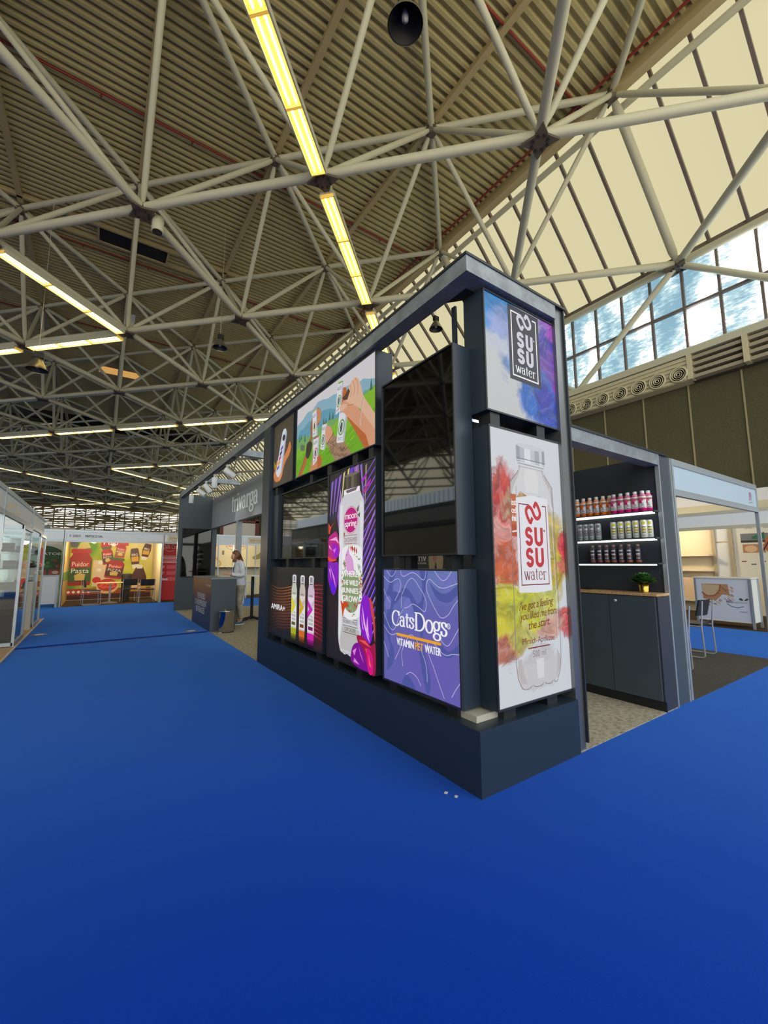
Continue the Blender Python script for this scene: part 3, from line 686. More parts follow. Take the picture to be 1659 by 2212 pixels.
# label
LABW, CR, MR = E((222, 222, 228)), E((190, 44, 52)), E((120, 44, 52))
A.poly([(.278, .388), (.50, .383), (.712, .389), (.702, .752), (.49, .758), (.283, .742)], LABW, 8)
outline(A, .31, .412, .678, .722, .008, MR, 9)
A.rect(.45, .70, .62, .73, LABW, 10)
knot(A, .496, .69, .208, .097, CR, 11, .029)
susu(A, .379, .478, .615, [(.56, .634), (.479, .554)], CR, .0315, 11)
A.ell(.636, .622, .009, .0045, MR, 11, 12)
A.serif('water', .345, .432, .638, .478, MR, 11, .028, .085)
HW = E((112, 34, 22))
A.text("i've got a feeling", .262, .312, .70, .352, HW, 11, .004, .22, .014, .92)
A.text('you liked me from', .27, .277, .745, .315, HW, 11, .004, .22, .012, .92)
A.text('the start.', .365, .25, .655, .28, HW, 11, .004, .22, .01, .95)
A.text('Pfirsich-Aprikose', .29, .193, .705, .222, MR, 11, .004)
A.line([(.355, .184), (.64, .184)], .008, MR, 11)
A.text('500 ml', .412, .15, .58, .173, E((128, 122, 126)), 11, -.004)
box_sign('tall backlit sign of a huge red and yellow water bottle, lower front face', 'F', 2.183, 3.094, .436, 2.354, A,
    [(2.25, .12, .379, .436), (2.72, .12, .379, .436)])

# ---- purple pet-water sign
A = left_art(2.945, 2.055, .452, 1.334)
A.rect(0, 0, 1, 1, smoke('print_lilac', 'L', (2.945, .452), [(.2, .75, .5, .3, (96, 112, 182), 1.), (.8, .85, .5, .25, (104, 124, 184), 1.), (.6, .2, .6, .4, (104, 90, 180), 1.)], (98, 98, 176), grain=.1, streak=0., warp=.1), 0)
DB, LB = E((80, 88, 160)), E((112, 116, 190))
for pts in ([(0,.72),(.08,.84),(.1,.95),(.14,1),(.2,1),(.16,.9),(.15,.8),(.26,.83),(.36,.84),(.44,.78),(.5,.72),(.56,.76),(.57,.9),(.54,1),(.64,1),(.62,.9),(.6,.78),(.57,.66),(.58,.5),(.55,.44),(.5,.55),(.44,.66),(.36,.76),(.28,.76),(.2,.7),(.15,.66),(.14,.5),(.07,.55),(.04,.66)],
            [(.67,.9),(.73,.8),(.8,.76),(.9,.76),(1,.84),(1,.9),(.9,.84),(.82,.82),(.74,.85)], [(0,.5),(.08,.62),(.14,.58),(.12,.45),(.1,.36),(.16,.28),(.14,.16),(.05,.08),(.06,.2),(.1,.3),(.04,.4)],
            [(.46,.4),(.52,.3),(.56,.14),(.62,0),(.66,.1),(.6,.3),(.52,.42)], [(.28,.0),(.34,.1),(.42,.06),(.46,0)], [(.76,.4),(.85,.33),(1,.4),(1,.46),(.88,.38),(.8,.42)]):
    A.blob([(min(1, max(0, u)), min(1, max(0, v))) for u, v in pts], DB, 1, 5)
for pts in ([(.29,.62),(.32,.72),(.38,.76),(.42,.72),(.46,.62),(.42,.58),(.34,.56)], [(.16,.84),(.22,.88),(.28,.86),(.27,.8),(.2,.8)], [(.02,.72),(.08,.76),(.12,.72),(.1,.64),(.03,.64)], [(.78,.92),(.86,.84),(.95,.9),(.97,.97),(.8,.97)]):
    A.blob(pts, LB, 2, 5)
CL = E((196, 190, 232))
for pts in ([(.05,1),(.1,.95),(.14,.94),(.18,.97),(.2,1)], [(.27,1),(.28,.96),(.32,.945),(.38,.965),(.44,.98),(.5,.965),(.56,.93),(.6,.925),(.62,.97),(.62,1)], [(.73,1),(.78,.95),(.83,.925),(.88,.945),(.93,1)],
            [(0,.94),(.06,.9),(.12,.885),(.18,.91),(.24,.92),(.27,.88),(.26,.83),(.22,.77),(.18,.72)], [(.28,.66),(.28,.76),(.32,.83),(.37,.9),(.43,.93),(.48,.91),(.53,.86),(.59,.8),(.62,.73),(.6,.66),(.52,.69),(.44,.71),(.38,.68),(.32,.665)],
            [(1,.79),(.94,.73),(.88,.66),(.8,.63),(.74,.68),(.67,.77),(.63,.84),(.63,.9),(.67,.93),(.72,.9),(.78,.87),(.84,.865),(.9,.88),(1,.91)], [(0,.82),(.04,.76),(.1,.7)], [(0,.6),(.05,.53),(.1,.47),(.15,.455),(.2,.5),(.24,.58),(.3,.65)],
            [(0,.48),(.08,.42),(.14,.41),(.22,.435),(.27,.42),(.27,.34),(.22,.26),(.18,.2)], [(.29,.16),(.28,.28),(.33,.36),(.38,.43),(.43,.445),(.5,.4),(.56,.32),(.61,.22),(.62,.1)],
            [(.82,.02),(.76,.12),(.7,.23),(.64,.33),(.63,.4),(.66,.43),(.72,.41),(.78,.37),(.85,.35),(.92,.37),(1,.38)], [(.77,.48),(.83,.43),(.88,.43),(.94,.5),(1,.58)], [(0,.33),(.05,.25),(.08,.2)], [(.9,.05),(.95,.12),(1,.18)], [(.34,.1),(.4,.13),(.48,.11),(.54,.05)]):
    A.line(cat_rom(pts, 6), .0045, CL, 3)
A.serif('Cats', .13, .502, .46, .63, WH, 5, .05, .125, -.03)
A.serif('Dogs', .465, .495, .872, .64, WH, 5, .05, .125, -.03)
A.line(arc(.886, .575, .016, .02, 0, 360, 14), .005, WH, 5); A.text('R', .88, .567, .893, .583, WH, 5)
ORG = E((246, 166, 20))
A.rect(.204, .414, .794, .437, ORG, 5)
A.text('VITAMIN', .204, .332, .452, .393, WH, 5, .045); A.text('PET', .466, .332, .578, .393, ORG, 5, .045); A.text('WATER', .595, .332, .794, .393, WH, 5, .045)
box_sign('purple backlit pet water sign with wavy lines, lower left face', 'L', 2.043, 2.957, .44, 1.346, A, [(2.1, .1, .379, .44), (2.78, .1, .379, .44)])

# ---- dark bottle trio sign
A = left_art(5.775, 4.09, .452, 1.328)
BG = smoke('print_glow', 'L', (5.775, .452), [(.5, .4, .5, .36, (92, 52, 14), .9), (1.52, .36, .4, .42, (120, 12, 34), 1.), (1.0, .3, .3, .3, (60, 26, 26), .8)], (20, 16, 15), grain=.25, streak=0., es=.6)
A.rect(0, 0, 1, 1, BG, 0)
for k in range(15):
    v0 = .70-.041*k; c = .75-.045*k
    pts = cat_rom([(.0, v0+.06-.01*k), (.08, v0+.02-.006*k), (.2, v0-.005), (.34, v0+.012), (.47, v0+.045)], 5)
    n = len(pts)-1
    for a in range(n):
        t = a/n; g_ = (.25+.75*t)*(1-.035*k)
        col = (int(20+225*g_), int(16+120*g_*(1-.02*k)), int(14+28*g_)); col = tuple(int(round(x/8)*8) for x in col)
        A.line(pts[a:a+2], .0055, E(col), 1)
for k in range(14):
    v0 = .79-.047*k
    pts = [(.86, v0+.0), (.92, v0+.008-.002*k), (1, v0+.012-.004*k)]
    A.line(pts[:2], .006, E((232, 40+k*2, 58+k*2)), 1); A.line(pts[1:], .006, E((176, 30, 46)), 1)
A.text('AMIRA+', .045, .372, .35, .452, WH, 3, .03)
for uc, vt, w_, body, chev, strip, foot in ((.522, .912, .1, (196, 198, 180), (222, 220, 20), (92, 92, 30), (168, 172, 20)), (.67, .908, .1, (198, 186, 176), (214, 166, 16), (120, 62, 24), (206, 104, 24)), (.815, .908, .105, (206, 186, 208), (200, 40, 190), (120, 24, 96), (210, 24, 170))):
    h0 = vt-.73; f = w_
    A.poly([(uc-f*.32, vt-.11), (uc-f*.5, vt-.2), (uc-f*.5, h0), (uc+f*.5, h0), (uc+f*.5, vt-.2), (uc+f*.32, vt-.11)], E(body), 2)
    A.poly([(uc-f*.34, vt-.12), (uc-f*.36, vt-.02), (uc-f*.22, vt), (uc+f*.22, vt), (uc+f*.36, vt-.02), (uc+f*.34, vt-.12)], E((226, 226, 230)), 3)
    A.rect(uc-f*.18, vt-.09, uc+f*.2, vt-.02, E((140, 140, 146)), 4); A.rect(uc-f*.25, vt-.12, uc+f*.25, vt-.1, E((120, 112, 112)), 4)
    A.poly([(uc-f*.5, vt-.31), (uc+f*.3, vt-.43), (uc-f*.5, vt-.55), (uc-f*.5, vt-.47), (uc-f*.24, vt-.43), (uc-f*.5, vt-.38)], E(chev), 3)
    A.poly([(uc-f*.44, vt-.3), (uc, vt-.36), (uc+f*.44, vt-.3), (uc+f*.44, vt-.27), (uc-f*.44, vt-.27)], E(tuple(min(255, x+26) for x in body)), 3)
    A.poly([(uc+f*.34, vt-.42), (uc+f*.5, vt-.36), (uc+f*.5, h0+.02), (uc-f*.46, h0+.02), (uc-f*.46, vt-.56)], E((226, 226, 226)), 3)
    A.text('AMIRA', uc-f*.32, vt-.275, uc+f*.32, vt-.245, E((80, 76, 74)), 5, .01)
    A.text('25g', uc-f*.05, vt-.53, uc+f*.34, vt-.505, E((70, 66, 66)), 5, .02); A.text('PROTEIN', uc-f*.3, vt-.575, uc+f*.36, vt-.545, E((70, 66, 66)), 5, .02); A.text('WATER', uc-f*.3, vt-.625, uc+f*.34, vt-.595, E((70, 66, 66)), 5, .02)
    A.rect(uc-f*.34, vt-.69, uc+f*.34, vt-.645, E(strip), 5)
    A.poly([(uc-f*.5, h0), (uc+f*.5, h0), (uc+f*.47, h0-.08), (uc-f*.47, h0-.08)], E(foot), 2)
    for k, q in enumerate((.72, .48, .25, .1)): A.rect(uc-f*.45, h0-.08-.03*(k+1), uc+f*.45, h0-.08-.03*k, E(tuple(int(x*q/8)*8 for x in foot)), 2)
box_sign('dark backlit sign of three slim bottles and glowing lines, bottom left', 'L', 4.078, 5.786, .44, 1.34, A, [(4.15, .1, .379, .44), (5.2, .12, .379, .44), (5.62, .1, .379, .44)])

# ---- tall purple plant sign with the white bottle
A = left_art(3.978, 3.066, .452, 2.338)
A.rect(0, 0, 1, 1, smoke('print_night', 'L', (3.978, .452), [(.75, 1.2, .3, .8, (58, 26, 70), .9), (.1, .4, .2, .3, (50, 22, 26), .7)], (30, 22, 26), grain=.2, streak=0., es=.6), 0)
def leafblade(u0, v0, u1, v1, wd, c1, c2, lay):
    A.line([(u0, v0), ((u0+u1)/2, (v0+v1)/2), (u1, v1)], wd, E(c1), lay)
    A.line([(u0, v0+wd*.2), (u1, v1+wd*.2)], wd*.22, E(c2), lay+1)
random.seed(5)
for k in range(20):      # slanting palm blades on the right
    v = .06+.045*k; c1 = random.choice([(72, 30, 176), (104, 58, 180), (84, 34, 140), (126, 72, 170)]); c2 = random.choice([(190, 150, 230), (150, 110, 220), (206, 190, 170)])
    dv = .15 if k < 13 else .09
    leafblade(.74, v-.01, 1., min(1, v+dv), .026 if k < 13 else .016, c1, c2, 1)
for u, v, du, wd, c1 in ((.08, .95, -.06, .03, (122, 88, 170)), (.17, .96, -.08, .034, (112, 70, 176)), (.27, .97, -.12, .034, (128, 88, 186)), (.36, .98, -.08, .022, (196, 180, 120)), (.46, .99, -.12, .022, (206, 190, 70)), (.52, .99, -.04, .05, (92, 52, 180)), (.62, .99, .08, .05, (150, 100, 170)), (.72, .99, .06, .022, (120, 92, 170)), (.82, .98, -.02, .016, (150, 130, 90))):
    A.poly([(u-wd, v), (u+wd, v+.01), (u+wd*.6+du*.5, v-.1), (u+du, v-.2-.04*abs(du)*10)], E(c1), 3)
    A.line([(u, v), (u+du, v-.19)], .006, E(tuple(min(255, x+50) for x in c1)), 4)
A.poly([(.27, .62), (.2, .75), (.27, .9), (.34, .82)], E((150, 110, 190)), 3)
# bottle
WB = [E((222, 222, 226)), E((206, 205, 208)), E((190, 187, 186)), E((238, 238, 240))]
bt = [(.372, .885), (.372, .865), (.258, .811), (.252, .76), (.252, .3), (.25, .13), (.262, .09), (.30, .05), (.35, .042), (.40, .036), (.45, .043), (.52, .036), (.58, .044), (.64, .05), (.69, .062), (.725, .12), (.735, .2), (.755, .5), (.783, .76), (.782, .804), (.70, .862), (.69, .885)]
A.poly(bt, WB[1], 5)
A.poly([(.27, .8), (.33, .81), (.36, .5), (.33, .1), (.27, .1), (.262, .4)], WB[0], 6); A.poly([(.285, .62), (.3, .62), (.29, .15), (.28, .12), (.276, .3)], WB[3], 7)
A.poly([(.70, .81), (.76, .8), (.768, .74), (.735, .4), (.71, .14), (.68, .2), (.71, .5)], WB[0], 6); A.poly([(.34, .18), (.7, .17), (.69, .08), (.6, .06), (.33, .06), (.29, .1)], WB[2], 6)
for u0, u1 in ((.3, .38), (.4, .5), (.52, .6), (.61, .68)): A.line(arc((u0+u1)/2, .05, (u1-u0)/2, .008, 180, 360, 6), .004, E((120, 112, 110)), 7)
A.poly([(.36, .885), (.7, .885), (.7, .862), (.355, .858)], WB[3], 7); A.poly([(.40, .88), (.66, .885), (.62, .868), (.43, .864)], E((112, 92, 100)), 8)
us = [.37, .41, .46, .52, .58, .64, .70]
for k, c1 in enumerate([(58, 52, 44), (88, 80, 68), (64, 58, 48), (104, 96, 82), (74, 66, 56), (52, 46, 40)]): A.poly([(us[k], .887), (us[k+1], .888), (us[k+1], .958), (us[k], .957)], E(c1), 9)
A.ell(.535, .958, .165, .008, E((112, 104, 90)), 10)
MG = E((190, 4, 124))
A.ell(.516, .719, .152, .072, E((226, 226, 230)), 8); A.line(arc(.516, .719, .15, .071, 0, 360, 30), .005, MG, 9); A.ell(.516, .719, .141, .066, MG, 9)
A.text('moon', .398, .725, .637, .749, WH, 10, .02, 0, 0, .92); A.text('spring', .395, .676, .637, .716, WH, 10, .02, 0, 0, .92)
A.poly([(.64, .77), (.69, .79), (.68, .76), (.65, .755)], E((84, 92, 80)), 10); A.poly([(.66, .74), (.71, .75), (.7, .725)], E((70, 80, 64)), 10); A.poly([(.37, .66), (.35, .63), (.37, .645), (.38, .62), (.395, .655)], E((186, 90, 90)), 10)
A.text('DAYDREAMER', .378, .606, .65, .629, E((126, 60, 74)), 8, -.006, 0, 0, .95)
for v in (.64, .597): A.line([(.378, v), (.65, v)], .005, E((146, 70, 84)), 8)
# wreath, bird and slogan
A.blob([(.33, .5), (.34, .57), (.5, .59), (.72, .575), (.755, .5), (.75, .35), (.73, .26), (.6, .22), (.4, .225), (.33, .3)], WB[3], 8)
random.seed(9)
G_ = [(96, 124, 70), (120, 140, 80), (150, 150, 110), (70, 110, 80), (176, 168, 110), (184, 60, 60), (206, 90, 110), (150, 190, 160), (206, 176, 90)]
for k in range(120):
    an = random.uniform(0, 2*PI); rr = random.uniform(.78, 1.06); u = .545+.2*rr*cos(an); v = .41+.165*rr*sin(an); rot = random.uniform(0, PI); l = random.uniform(.014, .034)
    if .42 < u < .6 and .44 < v < .57: continue
    dx, dy = l*cos(rot), l*.5*sin(rot)
    A.poly([(u-dx, v-dy), (u-dy*.8, v+dx*.22), (u+dx, v+dy), (u+dy*.8, v-dx*.22)], E(random.choice(G_)), 9+k % 3)
A.blob([(.36, .42), (.36, .3), (.5, .25), (.66, .28), (.7, .4), (.62, .46), (.45, .46)], E((140, 156, 112)), 9)
for u, v in ((.56, .57), (.6, .565), (.64, .56), (.53, .575)): A.poly([(u-.014, v), (u, v-.02), (u+.014, v), (u, v+.018)], E((196, 36, 50)), 12)
A.blob([(.42, .545), (.45, .565), (.475, .575), (.49, .56), (.5, .545), (.56, .52), (.59, .48), (.59, .44), (.46, .44), (.43, .48), (.4, .52)], E((220, 160, 214)), 12)
A.ell(.437, .54, .008, .005, E((90, 70, 90)), 13, 10); A.poly([(.47, .575), (.49, .592), (.5, .57)], E((200, 170, 120)), 12)
for t, u0, v0, u1, v1 in (('WHERE', .345, .428, .675, .458), ('THE WILD', .345, .386, .685, .412), ('BUNNIES', .345, .346, .685, .373), ('GROW', .348, .304, .675, .334)): A.text(t, u0, v0, u1, v1, E((252, 252, 252)), 14, .035)
A.poly([(.31, .305), (.34, .3), (.36, .29), (.40, .302), (.485, .296), (.44, .278), (.41, .27), (.385, .25), (.36, .215), (.345, .25), (.33, .275)], E((206, 70, 20)), 13)
for v in (.218, .182, .148): A.line([(.362, v), (.665, v)], .005, E((60, 56, 58)), 8)
A.text('ERDBEERE | MINZE', .362, .189, .665, .211, E((58, 54, 56)), 8, 0.); A.text('LOW CALORIE', .4, .155, .63, .176, E((58, 54, 56)), 8, 0.)
# orchid petals
def petal(pts, c1, c2, lay, veins=()):
    A.blob([(min(1, max(0, u)), min(1, max(0, v))) for u, v in pts], E(c1), lay, 6)
    for q in veins: A.poly(q, E(c2), lay+1)
petal([(0, .63), (.1, .66), (.2, .665), (.25, .62), (.28, .56), (.2, .52), (.08, .515), (0, .53)], (186, 24, 130), (240, 170, 220), 11, [[(.02, .625), (.2, .64), (.26, .6), (.18, .62)], [(.02, .6), (.1, .565), (.02, .585)]])
petal([(.1, .6), (.2, .595), (.27, .56), (.22, .53), (.14, .535)], (150, 10, 200), (224, 110, 240), 13, [[(.12, .57), (.2, .58), (.16, .55)]])
petal([(0, .535), (.1, .52), (.2, .518), (.2, .512), (.08, .505), (0, .515)], (230, 74, 40), (250, 120, 60), 13)
petal([(0, .505), (.12, .5), (.24, .5), (.26, .44), (.22, .37), (.14, .325), (.05, .37), (0, .42)], (134, 20, 188), (230, 150, 236), 11, [[(.04, .49), (.16, .42), (.2, .36), (.13, .42)], [(.02, .47), (.08, .41), (.06, .46)]])
petal([(.08, .4), (.16, .38), (.2, .36), (.13, .33), (.06, .37)], (92, 20, 220), (150, 80, 240), 13)
petal([(.0, .72), (.05, .7), (.1, .71), (.2, .735), (.08, .7), (.03, .66), (0, .67)], (214, 76, 48), (240, 120, 80), 11)
petal([(.80, .345), (.88, .335), (.92, .28), (.95, .2), (.93, .14), (.86, .12), (.78, .15), (.72, .2), (.72, .27), (.75, .32)], (136, 26, 200), (236, 180, 236), 15, [[(.76, .3), (.83, .2), (.91, .13), (.86, .15), (.79, .21)], [(.86, .25), (.88, .18), (.9, .15), (.84, .19)], [(.74, .26), (.79, .18), (.77, .19)]])
petal([(.82, .33), (.9, .29), (.96, .22), (.99, .14), (1, .2), (.96, .3), (.9, .335)], (206, 70, 60), (240, 140, 100), 14)
petal([(.66, .145), (.78, .15), (.92, .12), (1, .13), (1, .0), (.9, .0), (.8, .03), (.72, .09)], (160, 20, 70), (236, 90, 80), 16, [[(.70, .13), (.82, .135), (.92, .11), (.8, .12)], [(.82, .1), (.9, .03), (.88, .1)]])
petal([(.55, .06), (.6, .1), (.7, .115), (.8, .08), (.86, .02), (.9, .0), (.7, .0), (.56, .02)], (126, 14, 150), (222, 130, 220), 17, [[(.58, .07), (.66, .09), (.62, .05)], [(.7, .1), (.8, .03), (.74, .06)], [(.62, .04), (.72, .015), (.6, .02)]])
petal([(.85, .1), (.95, .08), (.96, .0), (.88, .0)], (214, 20, 130), (250, 100, 90), 18, [[(.88, .08), (.94, .02), (.9, .03)]])
for u, v, c1 in ((.78, .92, (170, 30, 190)), (.86, .885, (190, 30, 180)), (.8, .86, (176, 50, 120))): A.blob([(u-.05, v-.015), (u, v+.004), (u+.06, v+.016), (u+.02, v-.012)], E(c1), 12)
box_sign('tall backlit sign of a white bottle among purple orchids, left face', 'L', 3.054, 3.99, .44, 2.35, A, [(3.3, .1, .379, .44), (3.75, .1, .379, .44), (3.4, .1, 2.35, 2.455), (3.12, .08, 2.35, 2.455)])

# ---- meadow toast sign
A = left_art(4.92, 3.068, 2.465, 3.362)
A.rect(0, 0, 1, 1, E((204, 200, 204)), 0)
A.poly([(0, .6), (0, .76), (.1, .8), (.17, .86), (.25, .84), (.33, .9), (.4, .885), (.47, .85), (.54, .85), (.62, .82), (.7, .835), (.76, .82), (.83, .775), (.88, .79), (.94, .74), (1, .7), (1, .4), (0, .4)], E((128, 168, 186)), 1)
A.poly([(0, .55), (.06, .66), (.12, .66), (.2, .72), (.28, .66), (.4, .74), (.5, .7), (.6, .62), (.7, .7), (.8, .62), (.9, .64), (1, .6), (1, .4), (0, .4)], E((92, 150, 172)), 2)
A.poly([(0, 0), (0, .56), (.1, .56), (.2, .5), (.3, .545), (.42, .53), (.5, .56), (.6, .52), (.72, .56), (.84, .6), (.93, .63), (1, .64), (1, 0)], E((110, 160, 96)), 3)
A.poly([(0, 0), (0, .40), (.1, .42), (.25, .38), (.4, .46), (.52, .44), (.62, .5), (.8, .56), (1, .62), (1, 0)], E((122, 176, 42)), 4)
A.poly([(0, 0), (0, .26), (.15, .3), (.35, .28), (.5, .2), (.7, .3), (.9, .36), (1, .4), (1, 0)], E((104, 164, 28)), 5)
for u, v, h in ((.05, .5, .1), (.08, .52, .08), (.14, .46, .12), (.3, .52, .08), (.42, .54, .1), (.45, .54, .07), (.5, .55, .12), (.54, .54, .1), (.96, .6, .14)): A.poly([(u-.014, v), (u+.014, v), (u, v+h)], E((62, 104, 92)), 5)
for u, v in ((.07, .42), (.1, .4)): A.rect(u, v-.06, u+.04, v+.02, E((92, 108, 92)), 5)
for k in range(40):
    u, v = random.uniform(0, 1), random.uniform(.02, .3); A.line([(u, v), (u+.05, v+.03)], .012, E(random.choice([(88, 148, 24), (136, 190, 50), (120, 176, 40)])), 6)
SK = [E((196, 128, 84)), E((150, 90, 60)), E((206, 150, 118)), E((180, 96, 48)), E((214, 172, 146))]
CANW, CANS = E((214, 214, 222)), E((176, 180, 194))
def can(q, oval, lay, txt='KES'):
    (a, b, c_, d) = q   # tl, tr, br, bl
    P_ = lambda s, t: ((a[0]*(1-s)+b[0]*s)*t+(d[0]*(1-s)+c_[0]*s)*(1-t), (a[1]*(1-s)+b[1]*s)*t+(d[1]*(1-s)+c_[1]*s)*(1-t))
    A.poly([P_(0, .03), P_(.15, 0), P_(.85, 0), P_(1, .03), P_(1, .95), P_(.9, 1), P_(.1, 1), P_(0, .95)], CANW, lay)
    A.poly([P_(.78, .02), P_(1, .04), P_(1, .95), P_(.8, .98)], CANS, lay+1)
    A.poly([P_(.08, .96), P_(.92, .96), P_(.88, 1.01), P_(.12, 1.01)], E(oval), lay+1)
    A.poly([P_(.45+.36*cos(k*PI/10), .38+.2*sin(k*PI/10)) for k in range(20)], E(oval), lay+1)
    A.poly([P_(.45+.27*cos(k*PI/10), .38+.16*sin(k*PI/10)) for k in range(20)], CANW, lay+2)
    A.poly([P_(.45+.14*cos(k*PI/8), .38+.13*sin(k*PI/8)) for k in range(16)], E((70, 78, 74)), lay+3)
    vs, fs, _ = text_mesh(txt, 0); A.raw([A.pt(*(lambda z: (z[0]*A.w, z[1]*A.h))(P_(.1+.6*x, .74+.12*y)), lay+3) for x, y in vs], fs, E((62, 66, 72)))
    A.line([P_(.15, .12), P_(.7, .12)], .006, E((120, 124, 132)), lay+3); A.line([P_(.15, .08), P_(.6, .08)], .005, E((120, 124, 132)), lay+3)
# left arm and can
A.poly([(.03, .0), (.1, .0), (.15, .15), (.22, .36), (.27, .48), (.36, .6), (.385, .7), (.37, .78), (.33, .83), (.3, .74), (.245, .72), (.225, .62), (.235, .48), (.2, .42), (.165, .3), (.1, .14)], SK[1], 7)
A.poly([(.34, .6), (.38, .62), (.385, .7), (.37, .78), (.33, .81)], SK[0], 12); A.poly([(.10, 0), (.15, .1), (.2, .24), (.17, .28), (.12, .14), (.06, 0)], SK[3], 8)
A.blob([(.175, .4), (.23, .42), (.262, .36), (.24, .26), (.205, .2), (.165, .24)], E((52, 46, 40)), 9)
can([(.255, .80), (.322, .82), (.336, .455), (.262, .455)], (206, 176, 40), 8)
A.poly([(.22, .01), (.26, .14), (.3, .17), (.38, .15), (.41, .07), (.39, .0), (.25, -.0)], SK[0], 8)
can([(.275, .43), (.368, .43), (.35, .13), (.275, .06)], (190, 50, 96), 9)
A.poly([(.34, .15), (.38, .17), (.41, .09), (.4, .02), (.35, .01)], SK[3], 14)
# tattooed arm with the short can
A.poly([(.46, .49), (.52, .45), (.56, .32), (.62, .26), (.68, .2), (.77, .0), (.58, .0), (.53, .12), (.47, .26), (.445, .36)], E((156, 124, 96)), 8)
for k in range(26): u = .5+.2*random.random(); v = .26-.9*(u-.5)+random.uniform(-.1, .04); A.line([(u, v), (u+.02, v-.04), (u+.05, v-.02)], .008, E((110, 86, 66)), 9)
A.poly([(.445, .38), (.47, .27), (.53, .3), (.55, .34), (.52, .46), (.47, .5)], SK[2], 9); A.line([(.47, .26), (.56, .36)], .01, E((60, 50, 40)), 10)
can([(.405, .555), (.475, .54), (.445, .2), (.38, .235)], (96, 120, 60), 10)
A.blob([(.45, .45), (.475, .5), (.49, .46), (.47, .38), (.45, .36)], SK[2], 15)
# tall can, hands on the right
A.poly([(.70, .48), (.76, .44), (.86, .4), (.9, .2), (.945, .0), (.9, .0), (.86, .1), (.78, .3)], SK[3], 8)
A.blob([(.62, .78), (.66, .84), (.7, .82), (.7, .7), (.64, .66)], SK[3], 7)
can([(.60, .95), (.672, .93), (.645, .6), (.575, .56)], (110, 160, 40), 8)
can([(.632, .665), (.738, .66), (.685, .18), (.592, .21)], (84, 150, 50), 10, 'AGE')
A.poly([(.636, .6), (.66, .58), (.7, .6), (.74, .56), (.77, .52), (.84, .46), (.9, .4), (1, .22), (1, -.0), (.945, .005), (.88, .3), (.83, .5), (.8, .6), (.76, .7), (.72, .72), (.69, .69), (.67, .66), (.645, .65)], SK[2], 15)
A.poly([(.70, .66), (.72, .78), (.77, .85), (.81, .86), (.84, .82), (.87, .7), (.89, .58), (1, .32), (1, .15), (.93, .3), (.86, .46), (.8, .54), (.74, .6)], SK[4], 16)
A.poly([(.66, .72), (.7, .74), (.73, .79), (.75, .74), (.72, .66), (.68, .68)], E((84, 56, 44)), 17)
A.line([(.895, .58), (.875, .46), (.86, .34), (.865, .27)], .012, E((206, 196, 180)), 18); A.line([(.89, .57), (.87, .45), (.856, .34)], .005, E((120, 100, 80)), 19)
for q in ([(.78, .84), (.8, .74), (.79, .66)], [(.81, .85), (.835, .74), (.83, .64)], [(.75, .82), (.765, .72), (.755, .66)], [(.70, .6), (.75, .575), (.79, .56)]): A.line(cat_rom(q, 4), .008, E((176, 124, 98)), 17)
A.blob([(.63, .62), (.65, .64), (.7, .62), (.72, .59), (.68, .56), (.645, .57)], SK[4], 18)
box_sign('wide backlit sign of hands toasting cans on a green meadow, left face', 'L', 3.055, 4.935, 2.455, 3.372, A, [(3.2, .1, 3.372, 3.395), (4.6, .1, 3.372, 3.395), (3.95, .1, 2.35, 2.455)])

# ---- hand and can on brown
A = left_art(5.775, 5.03, 2.465, 3.37)
A.rect(0, 0, 1, 1, smoke('print_brown', 'L', (5.775, 2.465), [(.3, .4, .5, .5, (76, 66, 48), 1.)], (62, 54, 40), grain=.12, streak=0.), 0)
A.blob([(.82, .6), (.88, .5), (.8, .4), (.62, .32), (.46, .16), (.28, .07), (.1, .1), (.02, .2), (.1, .27), (.3, .3), (.5, .4), (.7, .5)], E((206, 124, 66)), 1)
A.blob([(.02, .42), (.12, .36), (.2, .42), (.3, .34), (.2, .26), (.08, .28)], E((190, 130, 30)), 1)
A.poly([(.44, .82), (.52, .86), (.62, .84), (.67, .76), (.46, .2), (.36, .13), (.22, .15), (.14, .22)], E((206, 212, 226)), 2)
A.poly([(.62, .82), (.67, .76), (.46, .2), (.4, .16)], E((160, 168, 190)), 3)
A.ell(.52, .72, .07, .05, E((52, 50, 60)), 3)
for k in range(5): u = .44-.045*k; v = .58-.07*k; A.poly([(u-.06, v), (u+.06, v+.03), (u+.05, v-.02), (u-.07, v-.05)], E([(120, 60, 170), (60, 56, 80), (190, 70, 130), (220, 150, 40), (120, 90, 150)][k]), 3)
A.blob([(.3, .12), (.44, .2), (.5, .16), (.36, .07)], E((220, 140, 80)), 4); A.ell(-.0+.04, .36, .03, .03, E((60, 120, 60)), 1)
box_sign('brown backlit sign of a hand holding a slim can, top left end', 'L', 5.02, 5.786, 2.455, 3.38, A, [(5.1, .08, 3.38, 3.395), (5.6, .08, 2.35, 2.455)])

